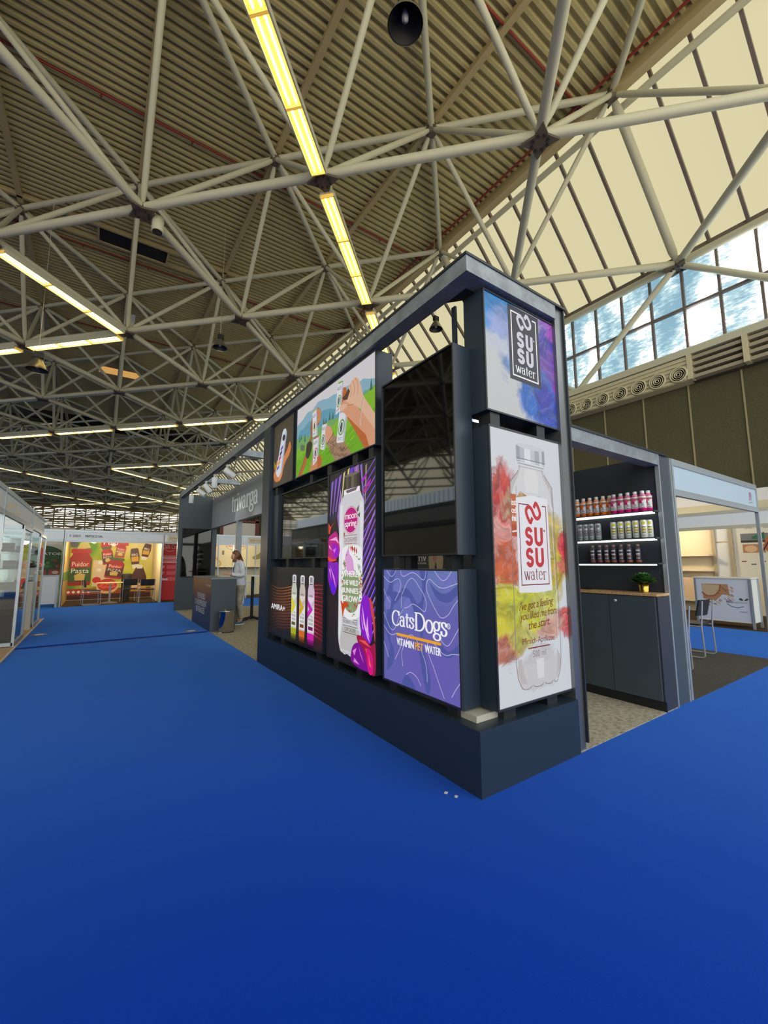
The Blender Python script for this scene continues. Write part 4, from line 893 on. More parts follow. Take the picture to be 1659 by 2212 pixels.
# ---- the two screens
def screen(label, y0, y1, z0, z1, xs, feet, xb=2.178):
    t = thing('tv_screen', label, 'screen', (2.1, (y0+y1)/2, z0))
    a = MB(); a.box((xs+.012, y0, z0), (xb, y1, z1), NAVY); a.build('housing', t)
    a = MB(); rim(a, 'L', y0, y1, z0, z1, xs-.012, xs+.012, .013, FRAME); a.build('bezel', t)
    a = MB(); a.box((xs, y0+.013, z0+.013), (xs+.012, y1-.013, z1-.013), SCREEN); a.build('display', t)
    for p, w_, za, zb in feet: a = MB(); a.box((2.05, p, za), (2.12, p+w_, zb), BLACK); a.build('mounting_block', t)
screen('big blank upright screen between the orchid sign and the front corner', 2.043, 2.957, 1.446, 2.968, 2.012, [(2.15, .07, 1.346, 1.446), (2.7, .07, 1.346, 1.446), (2.62, .07, 1.346, 1.446)])
screen('smaller blank screen reflecting the hall, above the three-bottle sign', 4.078, 5.55, 1.446, 2.345, 2.06, [(4.4, .08, 1.34, 1.446), (5.2, .08, 1.34, 1.446), (4.5, .08, 2.345, 2.455)])
a = MB(); a.box((2.02, 5.56, 1.446), (2.178, 5.786, 2.345), NAVY); a.build('side_panel', tw)
# ------------------------------------------------------------------ the rest of the drinks stand
LED = mat('led_strip', (250, 252, 246), .4, em=(244, 248, 238), es=2.2)
WOOD = noisy(mat('oak_top', (190, 150, 100), .5), (170, 130, 84), (206, 168, 116), 6, 4, (1, 8, 8))
a = MB(); a.box((3.13, 1.86, 2.385), (4.72, 1.98, 2.5), CANOPY); a.box((3.13, 1.85, 2.5), (4.9, 2.0, 2.52), FRAME)
tag(a.build('canopy_rail'), 'low metal canopy rail between the tower post and the shelf wall', 'canopy beam')
t = thing('shelf_wall', 'dark grey stand wall behind the lit bottle shelves', 'partition', (4.86, 3, 0))
a = MB(); a.box((4.735, 1.90, 0), (4.99, 9.4, 2.49), NAVY2); a.build('panel', t)
a = MB(); a.box((4.735, 1.872, 0), (4.985, 1.899, 2.5), TEAL); a.build('end_panel', t)
a = MB(); a.box((4.712, 1.862, 0), (4.733, 1.90, 2.5), ALU); a.box((4.987, 1.862, 0), (5.01, 1.90, 2.5), ALU); a.build('edge_profile', t)
t = thing('sideboard', 'dark grey two-door cabinet with an oak top under the bottle shelves', 'cabinet', (4.58, 2.6, 0))
a = MB(); a.box((4.462, 1.868, 0), (4.708, 3.45, 1.06), NAVY2); a.build('carcass', t)
a = MB(); a.box((4.455, 1.86, .0), (4.47, 3.45, .09), BLACK); a.build('kick_board', t)
for y0, y1 in ((1.885, 2.32), (2.326, 2.88), (2.886, 3.44)):
    a = MB(); a.box((4.44, y0, .095), (4.46, y1, 1.055), TEAL); d = a.build('door', t)
    if y0 < 2: a = MB(); a.lathe((4.436, 2.255, 1.0), [(.016, 0), (.014, .012), (0, .012)], CHROME, 16, ax=(-1, 0, 0)); a.build('knob', d)
a = MB(); a.box((4.43, 1.862, 1.062), (4.709, 3.46, 1.085), WOOD); a.build('worktop', t)
SHZ = (1.908, 1.633, 1.375); KS = 4.66/4.575
for k, z in enumerate(SHZ):
    t = thing('wall_shelf', 'dark wall shelf with a white light strip, %s of three' % ('top', 'middle', 'bottom')[k], 'shelf', (4.62, 2.6, z), 'lit bottle shelves')
    a = MB(); a.box((4.6, 1.89, z-.008), (4.733, 3.5, z+.008), NAVY2); a.build('board', t)
    a = MB(); a.box((4.592, 1.905, z-.019), (4.6, 3.5, z-.006), LED)
    if k < 2: a.box((4.69, 1.93, z-.02), (4.71, 3.5, z-.009), LED)
    a.build('light_strip', t)

# bottles and cans on the shelves
def bottle_proto(kind, c1, c2):
    t = thing('water_bottle', 'x', 'bottle', (0, 0, 0), 'x')
    BW = mat('bottle_white', (214, 210, 206), .3)
    a = MB(); a.lathe((0, 0, 0), [(.028, 0), (.033, .006), (.033, .135), (.031, .15), (.02, .168), (.014, .174)], mat('juice_'+kind, c1, .2, spec=.6), 18); a.build('body', t)
    a = MB(); a.lathe((0, 0, .128), [(.0338, 0), (.0335, .014), (.0225, .0375)], BW, 18); a.build('shoulder_wrap', t)
    a = MB(); a.lathe((0, 0, .172), [(.018, 0), (.0185, .022), (.017, .026), (0, .026)], mat('cap_white', (222, 222, 218), .4), 16); a.build('cap', t)
    L = MB()     # wrap label, pale with a slanting coloured corner and dark print, on the front half
    def q(a0, a1, z0, z1, mt, r=.0342):
        n = 6
        for k in range(n):
            b0, b1 = R(a0+(a1-a0)*k/n), R(a0+(a1-a0)*(k+1)/n)
            L.face([(r*cos(b0), r*sin(b0), z0), (r*cos(b1), r*sin(b1), z0), (r*cos(b1), r*sin(b1), z1), (r*cos(b0), r*sin(b0), z1)], mt)
    q(120, 262, .03, .075, BW); q(190, 262, .075, .1, BW); q(215, 262, .1, .118, BW)
    q(120, 200, .1, .128, mat('label_'+kind, c2, .4), .0344); q(185, 250, .11, .128, mat('corner_brown', (150, 96, 66), .5), .0346)
    q(175, 235, .034, .04, mat('print_dark', (50, 44, 46), .5), .0346)
    for k in range(3): q(180, 225-8*k, .05+.01*k, .055+.01*k, mat('print_grey', (110, 104, 104), .5), .0346)
    L.build('label', t)
    return t
def can_proto(kind, c1, c2, c3):
    t = thing('drinks_can', 'x', 'can', (0, 0, 0), 'x')
    a = MB(); a.lathe((0, 0, 0), [(.024, 0), (.031, .008), (.031, .152), (.026, .164)], mat('can_'+kind, c1, .35, metal=.2), 18); a.build('body', t)
    a = MB(); a.lathe((0, 0, .164), [(.026, 0), (.027, .004), (.024, .003), (.0, .002)], ALU, 18); a.build('lid', t)
    L = MB()
    def q(a0, a1, z0, z1, mt, r=.0316):
        n = 5
        for k in range(n):
            b0, b1 = R(a0+(a1-a0)*k/n), R(a0+(a1-a0)*(k+1)/n)
            L.face([(r*cos(b0), r*sin(b0), z0), (r*cos(b1), r*sin(b1), z0), (r*cos(b1), r*sin(b1), z1), (r*cos(b0), r*sin(b0), z1)], mt)
    m2, m3 = mat('canprint_'+kind, c2, .5), mat('canprint2_'+kind, c3, .5)
    q(175, 235, .125, .15, m2)
    for k, (z, l) in enumerate(((.045, 30), (.058, 44), (.07, 36), (.083, 50), (.096, 34))): q(205-l, 205+l, z, z+.009, m2 if k % 2 else m3)
    q(180, 230, .02, .024, m3); L.build('label', t)
    return t
def dark_proto():
    t = thing('dark_bottle', 'x', 'bottle', (0, 0, 0), 'x')
    a = MB(); a.lathe((0, 0, 0), [(.026, 0), (.03, .006), (.03, .14), (.028, .15), (.018, .164), (.014, .17)], mat('dark_wrap', (58, 54, 62), .35), 18); a.build('body', t)
    a = MB(); a.lathe((0, 0, 0.002), [(.0265, 0), (.0306, .006), (.0306, .024)], mat('dark_foot', (150, 84, 66), .4), 18); a.build('base_band', t)
    a = MB(); a.lathe((0, 0, .168), [(.016, 0), (.0165, .018), (.015, .021), (0, .021)], mat('cap_copper', (150, 112, 96), .4), 16); a.build('cap', t)
    L = MB()
    DW = mat('dark_wrap', (58, 54, 62), .35); zs = [.035, .04, .044, .05, .056, .07, .074, .082, .096, .118, .132]
    cs = [DW, P((190, 190, 190)), DW, P((170, 150, 150)), DW, P((206, 140, 90)), DW, P((206, 202, 204)), DW, P((200, 196, 200))]
    for z0, z1, mt in zip(zs, zs[1:], cs):
        for k in range(6):
            b0, b1 = R(160+70*k/6), R(160+70*(k+1)/6)
            L.face([(.0306*cos(b0), .0306*sin(b0), z0), (.0306*cos(b1), .0306*sin(b1), z0), (.0306*cos(b1), .0306*sin(b1), z1), (.0306*cos(b0), .0306*sin(b0), z1)], mt)
    L.build('label', t); return t
NTH = ['first from the left', 'second from the left', 'third from the left', 'fourth from the left', 'fifth from the left', 'last at the right', 'seventh']
def row(proto, ys, xs, z, what, where, group):
    n = len(ys)
    for k, (y, x) in enumerate(zip(ys, xs)):
        y, x = y*KS, x*KS
        nm = 'rightmost' if k == n-1 else ('leftmost' if k == 0 else NTH[k])
        lab = '%s %s, %s of %s' % (what, where, nm, {5: 'five', 6: 'six', 7: 'seven'}[n])
        if k == 0: put(proto, (x, y, z)); proto['label'] = lab; proto['group'] = group
        else: dup(proto, (x, y, z), 0, lab, group)
p_ = bottle_proto('orange', (240, 120, 14), (242, 130, 30)); row(p_, [2.685, 2.61, 2.535, 2.46, 2.385, 2.325], [4.575]*5+[4.6], 1.917, 'bottle with orange label', 'on the top lit shelf', 'orange bottles on the top shelf')
p_ = bottle_proto('pink', (228, 22, 120), (238, 70, 140)); row(p_, [2.262, 2.19, 2.118, 2.046, 1.975, 1.915+.02], [4.565]*5+[4.6], 1.917, 'bottle with pink label', 'on the top lit shelf', 'pink bottles on the top shelf')
for o in list(bpy.data.objects):
    if o.name.startswith('water_bottle'): o.scale = (1.06, 1.06, 1.08)
p_ = can_proto('grey', (190, 196, 196), (120, 104, 110), (90, 84, 90)); row(p_, [2.73, 2.665, 2.6, 2.535, 2.46], [4.575]*5, 1.642, 'silver grey can', 'on the middle lit shelf', 'grey cans on the middle shelf')
p_ = can_proto('yellow', (222, 224, 218), (216, 206, 30), (120, 104, 50)); row(p_, [2.285, 2.21, 2.135, 2.06, 1.985, 1.945], [4.565]*5+[4.6], 1.642, 'white can with yellow print', 'on the middle lit shelf', 'yellow cans on the middle shelf')
for o in list(bpy.data.objects):
    if o.name.startswith('drinks_can'): o.scale = (1.05, 1.05, 1.1)
p_ = dark_proto(); row(p_, [2.535, 2.457, 2.38, 2.305, 2.228, 2.148, 2.072], [4.575]*6+[4.6], 1.384, 'dark bottle', 'on the bottom lit shelf', 'dark bottles on the bottom shelf')
for o in list(bpy.data.objects):
    if o.name.startswith('dark_bottle'): o.scale = (1., 1., 1.04)

# plant in a brass pot
t = thing('potted_plant', 'bushy green plant in a brass pot on the oak cabinet top', 'plant', (4.57, 2.03, 1.086))
a = MB(); a.lathe((4.57, 2.03, 1.087), [(.042, 0), (.052, .112), (.049, .112), (.046, .09), (0, .09)], mat('brass', (196, 160, 70), .25, metal=1.), 24); a.build('pot', t)
a = MB(); random.seed(3); LF = [mat('leaf_a', (44, 92, 30), .6), mat('leaf_b', (74, 128, 40), .6), mat('leaf_c', (30, 66, 26), .6)]
for k in range(170):
    th, ph = random.uniform(0, 2*PI), random.uniform(.05, 1.5); l = random.uniform(.07, .125)
    d = V((cos(th)*sin(ph), sin(th)*sin(ph), cos(ph)*.75+.1)); b = V((4.57, 2.03, 1.17)); tip = b+d*l; s = d.cross(V((0, 0, 1))).normalized()*.011; mid = b+d*l*.6
    lm = LF[k % 3]; a.face([b, mid+s, tip, mid-s], lm)
    for q in (.45, .7, .9):
        c0 = b+d*l*q
        for sg in (-1, 1): a.face([c0, c0+s*sg*2.2+d*.012+V((0, 0, .006)), c0+s*sg*2.6+d*.03, c0+d*.02], lm)
o = a.build('leaves', t)
a = MB(); a.box((4.6, 2.62, 1.086), (4.68, 2.75, 1.094), BLACK); tag(a.build('remote_control'), 'small black remote lying on the oak cabinet top', 'remote control')

# poster of a stand hostess seen through the gap of the tower
A = Art((4.733, 5.95, .5), (0, -1, 0), (-1, 0, 0), .95, 1.6, .001)
A.rect(0, 0, 1, 1, P((30, 30, 34)), 1)
A.serif('triv', .06, .575, .36, .645, P((224, 224, 224)), 2, .03, .1); A.text('The Distribu', .06, .54, .36, .565, P((224, 224, 224)), 2)
A.blob([(.44, .5), (.43, .62), (.5, .66), (.62, .67), (.76, .66), (.82, .6), (.78, .46), (.68, .44), (.62, .56), (.56, .44), (.48, .44)], P((186, 166, 128)), 2)
A.blob([(.54, .62), (.6, .66), (.66, .63), (.62, .56), (.57, .57)], P((190, 130, 104)), 3)
tag(A.build('wall_poster'), 'dark poster of a blonde woman in a logo shirt, seen through the tower gap', 'poster')

# far end wall of the stand with a screen, and the header sign
t = thing('stand_wall', 'tall teal grey end wall of the stand carrying a blank screen', 'partition', (2.4, 13.95, 0))
a = MB(); a.box((1.955, 13.9, 0), (2.9, 14.05, 3.5), TEAL); a.build('panel', t)
a = MB(); a.box((2.9, 13.75, 0), (3.03, 14.05, 2.47), TEAL); a.build('return_panel', t)
t = thing('tv_screen', 'blank black upright screen on the far teal end wall', 'screen', (2.48, 13.86, 1))
a = MB(); a.box((2.065, 13.85, .985), (2.9, 13.898, 2.46), BLACK); a.build('housing', t)
a = MB(); a.box((2.08, 13.842, 1.0), (2.885, 13.852, 2.445), SCREEN); a.build('display', t)
a = MB(); a.box((1.964, 6.1, 3.395), (2.08, 13.9, 3.535), CANOPY)
tag(a.build('canopy_rail'), 'long metal canopy rail from the tower to the far teal wall', 'canopy beam')
for y, lab in ((7.75, 'metal cross rail of the canopy nearest the tower'), (10.85, 'metal cross rail of the canopy behind the track spots')):
    a = MB(); a.box((2.08, y, 3.40), (2.9, y+.1, 3.52), CANOPY); tag(a.build('cross_rail'), lab, 'canopy beam')
t = thing('header_sign', 'grey header board with white serif lettering over the stand', 'sign', (2.95, 11.5, 2.47))
a = MB(); a.box((2.9, 6.6, 2.48), (3.02, 13.9, 3.41), mat('header_grey', (150, 154, 158), .6)); a.build('board', t)
A = Art((2.8985, 11.55, 2.48), (0, -1, 0), (-1, 0, 0), 4.0, .93)
LT = mat('letter_white', (240, 244, 242), .5)
A.serif('trivarga', 0.0, .3, .56, .78, LT, 1, .06, .15); A.build('lettering', t)
t = thing('sign_post', 'grey square post holding up the header board behind the woman', 'post', (2.95, 10.97, 0))
a = MB(); a.box((2.9, 10.9, 0), (3.02, 11.04, 2.475), mat('post_grey', (140, 146, 150), .45)); a.build('shaft', t)
a = MB(); a.box((2.89, 10.895, 1.55), (2.899, 11.03, 1.75), WHITE); a.build('switch_plate', t)
# reception counter
t = thing('reception_counter', 'dark reception counter with a reflection painted on its front and white slogan', 'counter', (2.2, 10.1, 0))
a = MB(); a.box((1.96, 9.152, 0.013), (2.46, 11.1, 1.06), TEAL); a.build('body', t)
a = MB(); a.box((1.95, 9.14, 1.06), (2.48, 11.12, 1.09), mat('counter_top', (120, 124, 124), .35)); a.build('top', t)
gm = bpy.data.materials.new('counter_painted_reflection'); gm.use_nodes = True; b = gm.node_tree.nodes['Principled BSDF']; b.inputs['Roughness'].default_value = .4  # brown and blue reflection painted into the colour of the counter front
tc = nd(gm, 'ShaderNodeTexCoord'); sp = nd(gm, 'ShaderNodeSeparateXYZ'); cr = nd(gm, 'ShaderNodeValToRGB'); lk(gm, tc.outputs['Object'], sp.inputs[0]); lk(gm, sp.outputs['Z'], cr.inputs['Fac']); lk(gm, cr.outputs['Color'], b.inputs['Base Color'])
e = cr.color_ramp.elements; e[0].position = .2; e[0].color = (*lin((46, 56, 84)), 1); e[1].position = 1.; e[1].color = (*lin((150, 110, 70)), 1); k_ = e.new(.55); k_.color = (*lin((50, 52, 66)), 1); k_ = e.new(.75); k_.color = (*lin((116, 70, 52)), 1)
A = Art((1.959, 11.1, .013), (0, -1, 0), (-1, 0, 0), 1.948, 1.047); A.rect(0, 0, 1, 1, gm, 1)
SW = mat('slogan_white', (226, 226, 226), .5)
A.text('THE WORLD', .28, .565, .72, .685, SW, 2, .02); A.text('OF INDEPENDENT', .16, .42, .80, .54, SW, 2, .02); A.text('BEVERAGES.', .24, .275, .72, .395, SW, 2, .02); A.text('trivarga', .75, .84, .96, .90, SW, 2)
A.build('front_print', t)
t = thing('waste_bin', 'polished steel waste bin standing at the counter end', 'bin', (2.24, 8.98, .005))
BINM = mat('bin_steel', (200, 200, 200), .1, metal=1.)
a = MB(); a.lathe((2.24, 8.97, .012), [(.14, 0), (.148, .01), (.148, .40), (.152, .405), (.152, .42), (.144, .42), (.143, .36), (0, .36)], BINM, 32); a.build('drum', t)
a = MB(); a.lathe((2.24, 8.97, .006), [(.152, 0), (.152, .012), (0, .012)], BLACK, 28); a.box((2.06, 8.86, .008), (2.13, 8.92, .02), CHROME); a.build('foot_ring', t)
t = thing('bar_table', 'high bar table with white top and black column beside the tower', 'table', (3.2, 10.45, .005))
a = MB(); a.box((2.9, 10.15, 1.07), (3.5, 10.75, 1.095), WHITE); a.build('table_top', t)
a = MB(); a.path([(3.2, 10.45, .03), (3.2, 10.45, 1.07)], .035, BLACK, 14); a.build('column', t)
a = MB()
for k in range(4): a.path([(3.2, 10.45, .09), (3.2+.14*cos(k*PI/2+.5), 10.45+.14*sin(k*PI/2+.5), .05), (3.2+.32*cos(k*PI/2+.5), 10.45+.32*sin(k*PI/2+.5), .022)], [.03, .022, .015], BLACK, 8)
a.build('base', t)
# track spots
SPW = mat('spot_white', (214, 216, 212), .45); SPL = mat('spot_lens', (250, 250, 245), .3, em=(250, 250, 240), es=2.5)
a = MB(); a.box((2.0, 8.0, 3.35), (2.04, 13.3, 3.393), BLACK); tag(a.build('light_track'), 'black lighting track under the long canopy rail', 'light track')
for k, (y, rx, d, lab) in enumerate([(12.4, 2.02, (0, 0, -1), 'white track spot hanging straight down, farthest along the rail'), (11.3, 2.02, (.7, -.45, -.6), 'lit white track spot tilted towards the header board'), (10.5, 2.02, (.5, -.2, -.8), 'white track spot tilted sideways, third from the tower'),
        (9.6, 2.02, (0, 0, -1), 'white track spot hanging straight down, second from the tower'), (8.5, 2.02, (.75, -.25, -.6), 'pale grey track spot nearest the tower, tilted away')]):
    t = thing('track_spot', lab, 'spotlight', (rx, y, 3.34), 'track spots on the canopy rail')
    a = MB(); a.box((rx-.02, y-.05, 3.31), (rx+.02, y+.05, 3.35), SPW); a.path([(rx, y, 3.31), (rx, y, 3.24)], .015, SPW, 8); a.build('adapter', t)
    d = V(d).normalized(); c = V((rx, y, 3.22)); s0 = c-d*.06
    a = MB(); a.lathe(s0, [(.0, 0), (.055, 0), (.062, .02), (.062, .24), (.056, .245), (.05, .235)], SPW, 20, ax=d); a.build('head', t)
    a = MB(); a.lathe(s0+d*.232, [(.05, 0), (0, .0)], SPL if k == 1 else SPW, 20, ax=d); a.build('lens', t)
    if k in (1, 3):
        ld = bpy.data.lights.new('spot_lamp', 'SPOT'); ld.energy = 12; ld.spot_size = R(60); ld.spot_blend = .6; ld.color = (1, .98, .92); ld.shadow_soft_size = .05
        lo = bpy.data.objects.new('spot_lamp', ld); COL.objects.link(lo); lo.location = s0+d*.27; dd = V((.7, -.3, -.75)) if k == 3 else d
        lo.rotation_euler = V((0, 0, -1)).rotation_difference(dd).to_euler()

# scraps on the carpet
for lab, x, y, s in (('small white scrap on the blue carpet beside the tower corner', 1.84, 2.03, .02), ('second pale scrap on the blue carpet nearer the tower corner', 1.862, 1.965, .018)):
    a = MB(); a.box((x-s/2, y-s/2, .0005), (x+s/2, y+s/2*.8, .006), P((210, 206, 200)), rz=.5); tag(a.build('paper_scrap'), lab, 'scrap')
for lab, x, y in (('metal floor socket plate in the carpet by the glass showcases', -.865, 10.7), ('metal floor socket plate in the carpet in front of the counter', 1.66, 9.45)):
    z0 = .012
    t = thing('floor_socket', lab, 'floor socket', (x, y, z0)); a = MB(); a.lathe((x, y, z0+.0005), [(.14, 0), (.13, .004), (0, .004)], mat('socket_ring', (90, 98, 110), .5), 20); a.build('plate', t)
    a = MB(); a.box((x-.06, y-.05, z0+.005), (x+.07, y+.06, z0+.009), P((226, 226, 222)), rz=.3); a.build('flap', t)
# ------------------------------------------------------------------ neighbouring booths
def post(mb, x, y, z1, w=.04): mb.box((x-w/2, y-w/2, .005), (x+w/2, y+w/2, z1), ALU)
def fascia_x(label, x0, x1, y, z0=2.1, z1=2.5, parts=None, posts=(), name='shell_booth', fm=None):
    """header band facing -Y on posts"""
    t = thing(name, label, 'booth frame', ((x0+x1)/2, y, 0))
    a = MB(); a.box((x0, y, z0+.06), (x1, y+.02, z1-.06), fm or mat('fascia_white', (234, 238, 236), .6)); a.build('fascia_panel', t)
    a = MB(); a.box((x0, y-.012, z0), (x1, y+.03, z0+.07), ALU); a.box((x0, y-.012, z1-.07), (x1, y+.03, z1), ALU); a.build('rail', t)
    for px_ in posts: a = MB(); post(a, px_, y+.01, z1); a.build('post', t)
    return t
# right shell booth beside the shelf wall
t = fascia_x('open shell booth frame right of the shelf wall', 5.03, 7.86, 1.87, posts=(5.045, 7.85), fm=mat('fascia_white_shaded', (168, 186, 194), .55))  # white like the left fascia; its dimmer bluish light is put into the colour
A = front_art(7.3, 7.7, 2.18, 2.42, 1.866); A.text('LIMPI', .55, .3, .8, .8, P((190, 70, 120)), 1); A.line([(.5, .15), (.85, .2), (.85, .7)], .008, P((120, 120, 126)), 1); A.build('sticker', t)
a = MB(); a.path([(5.2, 2.6, 2.05), (5.75, 2.6, 2.05)], .03, P((220, 218, 205)), 12); a.path([(5.75, 2.6, 2.05), (5.8, 2.6, 2.05)], .032, BLACK, 12); tag(a.build('tube_lamp'), 'short white tube lamp under the right booth header', 'lamp')
# chrome chairs
BLK = mat('chair_black', (40, 38, 38), .6)
def chair_proto(label, loc, rz):
    t = thing('cantilever_chair', label, 'chair', (0, 0, 0), 'chrome cantilever chairs')
    a = MB(); W = .23
    for s in (-1, 1):
        a.path([(.2, s*W, .45), (.235, s*W, .43), (.25, s*W, .04), (.22, s*W, .012), (-.22, s*W, .012), (-.25, s*W, .04), (-.235, s*W, .45), (-.27, s*W, .82)], .011, CHROME, 8)
        a.path([(.2, s*W, .45), (-.235, s*W, .45)], .011, CHROME, 8)
    a.path([(.2, -W, .445), (.2, W, .445)], .011, CHROME, 8); a.build('frame', t)
    a = MB(); pts = []
    a.box((-.2, -.215, .45), (.24, .215, .485), BLK); a.build('seat', t)
    a = MB(); vs = []
    for (x, z) in ((-.215, .6), (-.265, .83)):
        for y in (-.215, -.1, 0, .1, .215): vs.append((x+.03-.05*(1-(y/.215)**2), y, z))
    n = len(vs); vs += [(x+.022, y, z) for x, y, z in vs]
    fs = [(k, k+1, k+6, k+5) for k in range(4)]+[(n+k+5, n+k+6, n+k+1, n+k) for k in range(4)]+[(0, 5, n+5, n), (4, n+4, n+9, 9)]+[(k, n+k, n+k+1, k+1) for k in range(4)]+[(5+k, 6+k, n+6+k, n+5+k) for k in range(4)]
    a.raw(vs, fs, BLK); a.build('backrest', t)
    put(t, loc, rz); return t
ch = chair_proto('black chrome chair with its whole backrest in view, right booth', (7.5, 2.74, .005), R(92))
dup(ch, (6.11, 2.56, .005), R(90), 'black chrome chair half hidden by the shelf wall end')
# back booth on the right with promo counter and shelves
t = thing('promo_counter', 'white promotion counter printed with a grain bowl and nutrition logo', 'counter', (11.4, 3.4, 0))
a = MB(); a.box((11.22, 2.93, .12), (11.7, 3.90, 1.03), WHITE); a.build('body', t)
a = MB(); a.box((11.19, 2.90, 1.03), (11.73, 3.93, 1.055), P((232, 226, 208))); a.build('top', t)
for x, y in ((11.21, 2.92), (11.21, 3.89), (11.7, 2.92), (11.7, 3.89)): a = MB(); a.box((x-.02, y-.02, .005), (x+.02, y+.02, 1.03), ALU); a.build('leg', t)
A = Art((11.218, 3.87, .16), (0, -1, 0), (-1, 0, 0), .92, .85); A.rect(0, 0, 1, 1, P((214, 218, 222)), 1)
A.poly([(.1, .88), (.62, .88), (.64, .6), (.5, .62), (.36, .45), (.12, .5)], P((190, 140, 96)), 2)
A.poly([(.11, .87)]+[( .26+.2*cos(R(q)), .84+.26*sin(R(q))) for q in range(30, -210, -15) if .84+.26*sin(R(q)) < .88 and .26+.2*cos(R(q)) > .1], P((208, 182, 140)), 3)
A.line([(.1, .66), (.2, .56), (.34, .58), (.45, .7), (.48, .87)], .03, P((166, 96, 60)), 4)
for k in range(26): u, v = random.uniform(.4, .68), random.uniform(.5, .86); A.line([(u, v), (u+.05, v-.05)], .012, P(random.choice([(176, 120, 70), (210, 170, 110), (140, 84, 50)])), 5)
for k in range(18): u, v = random.uniform(.12, .45), random.uniform(.36, .55); A.line([(u, v), (u+.05, v-.03)], .014, P(random.choice([(176, 110, 70), (214, 176, 130), (150, 90, 60)])), 5)
A.text('AEG', .56, .42, .68, .48, P((56, 44, 96)), 6, .03); A.text('nutrition', .69, .415, .94, .47, P((150, 160, 150)), 6)
A.line([(.58, .40), (.66, .33), (.78, .31), (.88, .35)], .012, P((60, 110, 110)), 6); A.blob([(.8, .52), (.84, .55), (.88, .5), (.84, .49)], P((60, 90, 50)), 6); A.blob([(.9, .5), (.95, .55), (.97, .52), (.93, .49)], P((60, 90, 50)), 6)
A.text('mini', .8, .2, .93, .23, P((70, 60, 100)), 6); A.build('front_print', t)
t = thing('shell_booth', 'white shell booth behind the promotion counter', 'booth frame', (11.2, 4, 0))
a = MB(); a.box((11.2, -1, 2.16), (11.22, 8, 2.44), mat('fascia_white', (234, 238, 236), .6)); a.build('fascia_panel', t)
a = MB(); a.box((11.19, -1, 2.1), (11.23, 8, 2.17), P((196, 190, 166))); a.box((11.19, -1, 2.43), (11.23, 8, 2.5), P((196, 190, 166))); a.build('rail', t)
A = Art((11.199, 4.75, 2.1), (0, -1, 0), (-1, 0, 0), 1.4, .4); A.text('BONBO S.A', -.35, .33, .33, .62, P((60, 60, 66)), 1, .02); A.build('lettering', t)
a = MB(); a.box((14.2, -1, 0), (14.26, 8, 2.45), P((232, 214, 176))); a.box((11.3, 7.9, 0), (14.2, 7.96, 2.45), WHITE); a.build('wall_panel', t)
for y in (4.38, 4.0): a = MB(); a.box((14.12, y-.04, 0), (14.19, y+.04, 2.45), P((176, 160, 130))); a.build('post', t)
a = MB(); a.box((14.16, 4.04, 0), (14.19, 4.34, 1.9), WHITE); a.box((14.17, 4.04, 1.94), (14.19, 4.34, 2.42), WHITE); a.build('door_leaf', t)
for k, z in enumerate((1.55, 1.13, .3)):
    a = MB(); a.box((13.85, 4.42, z), (14.19, 6.4, z+.03), P((236, 220, 186))); tag(a.build('wall_shelf'), 'pale empty shelf on the back wall of the far right booth, %s' % ('upper', 'middle', 'lowest')[k], 'shelf', 'empty shelves in the right booth')
a = MB(); a.box((13.9, 4.42, .335), (14.19, 6.4, .95), P((240, 204, 160))); tag(a.build('low_cupboard'), 'peach lit low cupboard under the empty shelves, far right booth', 'cabinet')
A = Art((14.195, 3.95, .9), (0, -1, 0), (-1, 0, 0), 1.3, 1.5); A.rect(0, 0, 1, 1, P((226, 220, 200)), 1)
A.rect(.12, .66, .6, .82, P((120, 122, 120)), 2); A.poly([(.3, .76), (.5, .84), (.5, .72), (.3, .72)], P((40, 110, 80)), 3); A.rect(.12, .66, .5, .7, P((60, 58, 54)), 3)
A.rect(.14, .48, .5, .63, P((186, 132, 90)), 2); A.ell(.27, .55, .1, .06, P((220, 184, 140)), 3); A.blob([(.52, .5), (.52, .74), (.85, .76), (.88, .55), (.8, .48)], P((176, 104, 60)), 2); A.ell(.72, .64, .1, .06, P((110, 50, 30)), 3)
A.line([(.42, .46), (.66, .84)], .03, P((60, 40, 60)), 4); A.text('SPIRIT OF HARMONY', .2, .9, .8, .93, P((120, 120, 110)), 2)
for k in range(6): A.rect(.1+.15*k, .32-.05*(k % 2), .18+.15*k, .34-.05*(k % 2), P([(150, 60, 60), (90, 90, 100)][k % 2]), 2)
tag(A.build('wall_poster'), 'poster of food photos crossed by a dark slash, far right booth wall', 'poster')
a = MB(); a.box((14.5, -1, 0), (14.6, 9, 2.75), WHITE); a.box((14.47, -1, 2.75), (14.62, 9, 3.02), P((206, 198, 166))); a.box((14.48, 3.2, 2.5), (14.62, 9, 3.35), WHITE); tag(a.build('white_partition'), 'tall white partition standing behind the far right booth', 'partition')
a = MB(); a.box((12.6, 2.3, .3), (12.9, 2.75, .9), P((200, 190, 160))); 
for z in (.15, .45, .72): a.box((12.55, 2.3, z), (12.95, 2.8, z+.05), P((60, 46, 36)))
tag(a.build('box_pile'), 'stacked cartons half hidden behind the right booth post', 'carton')

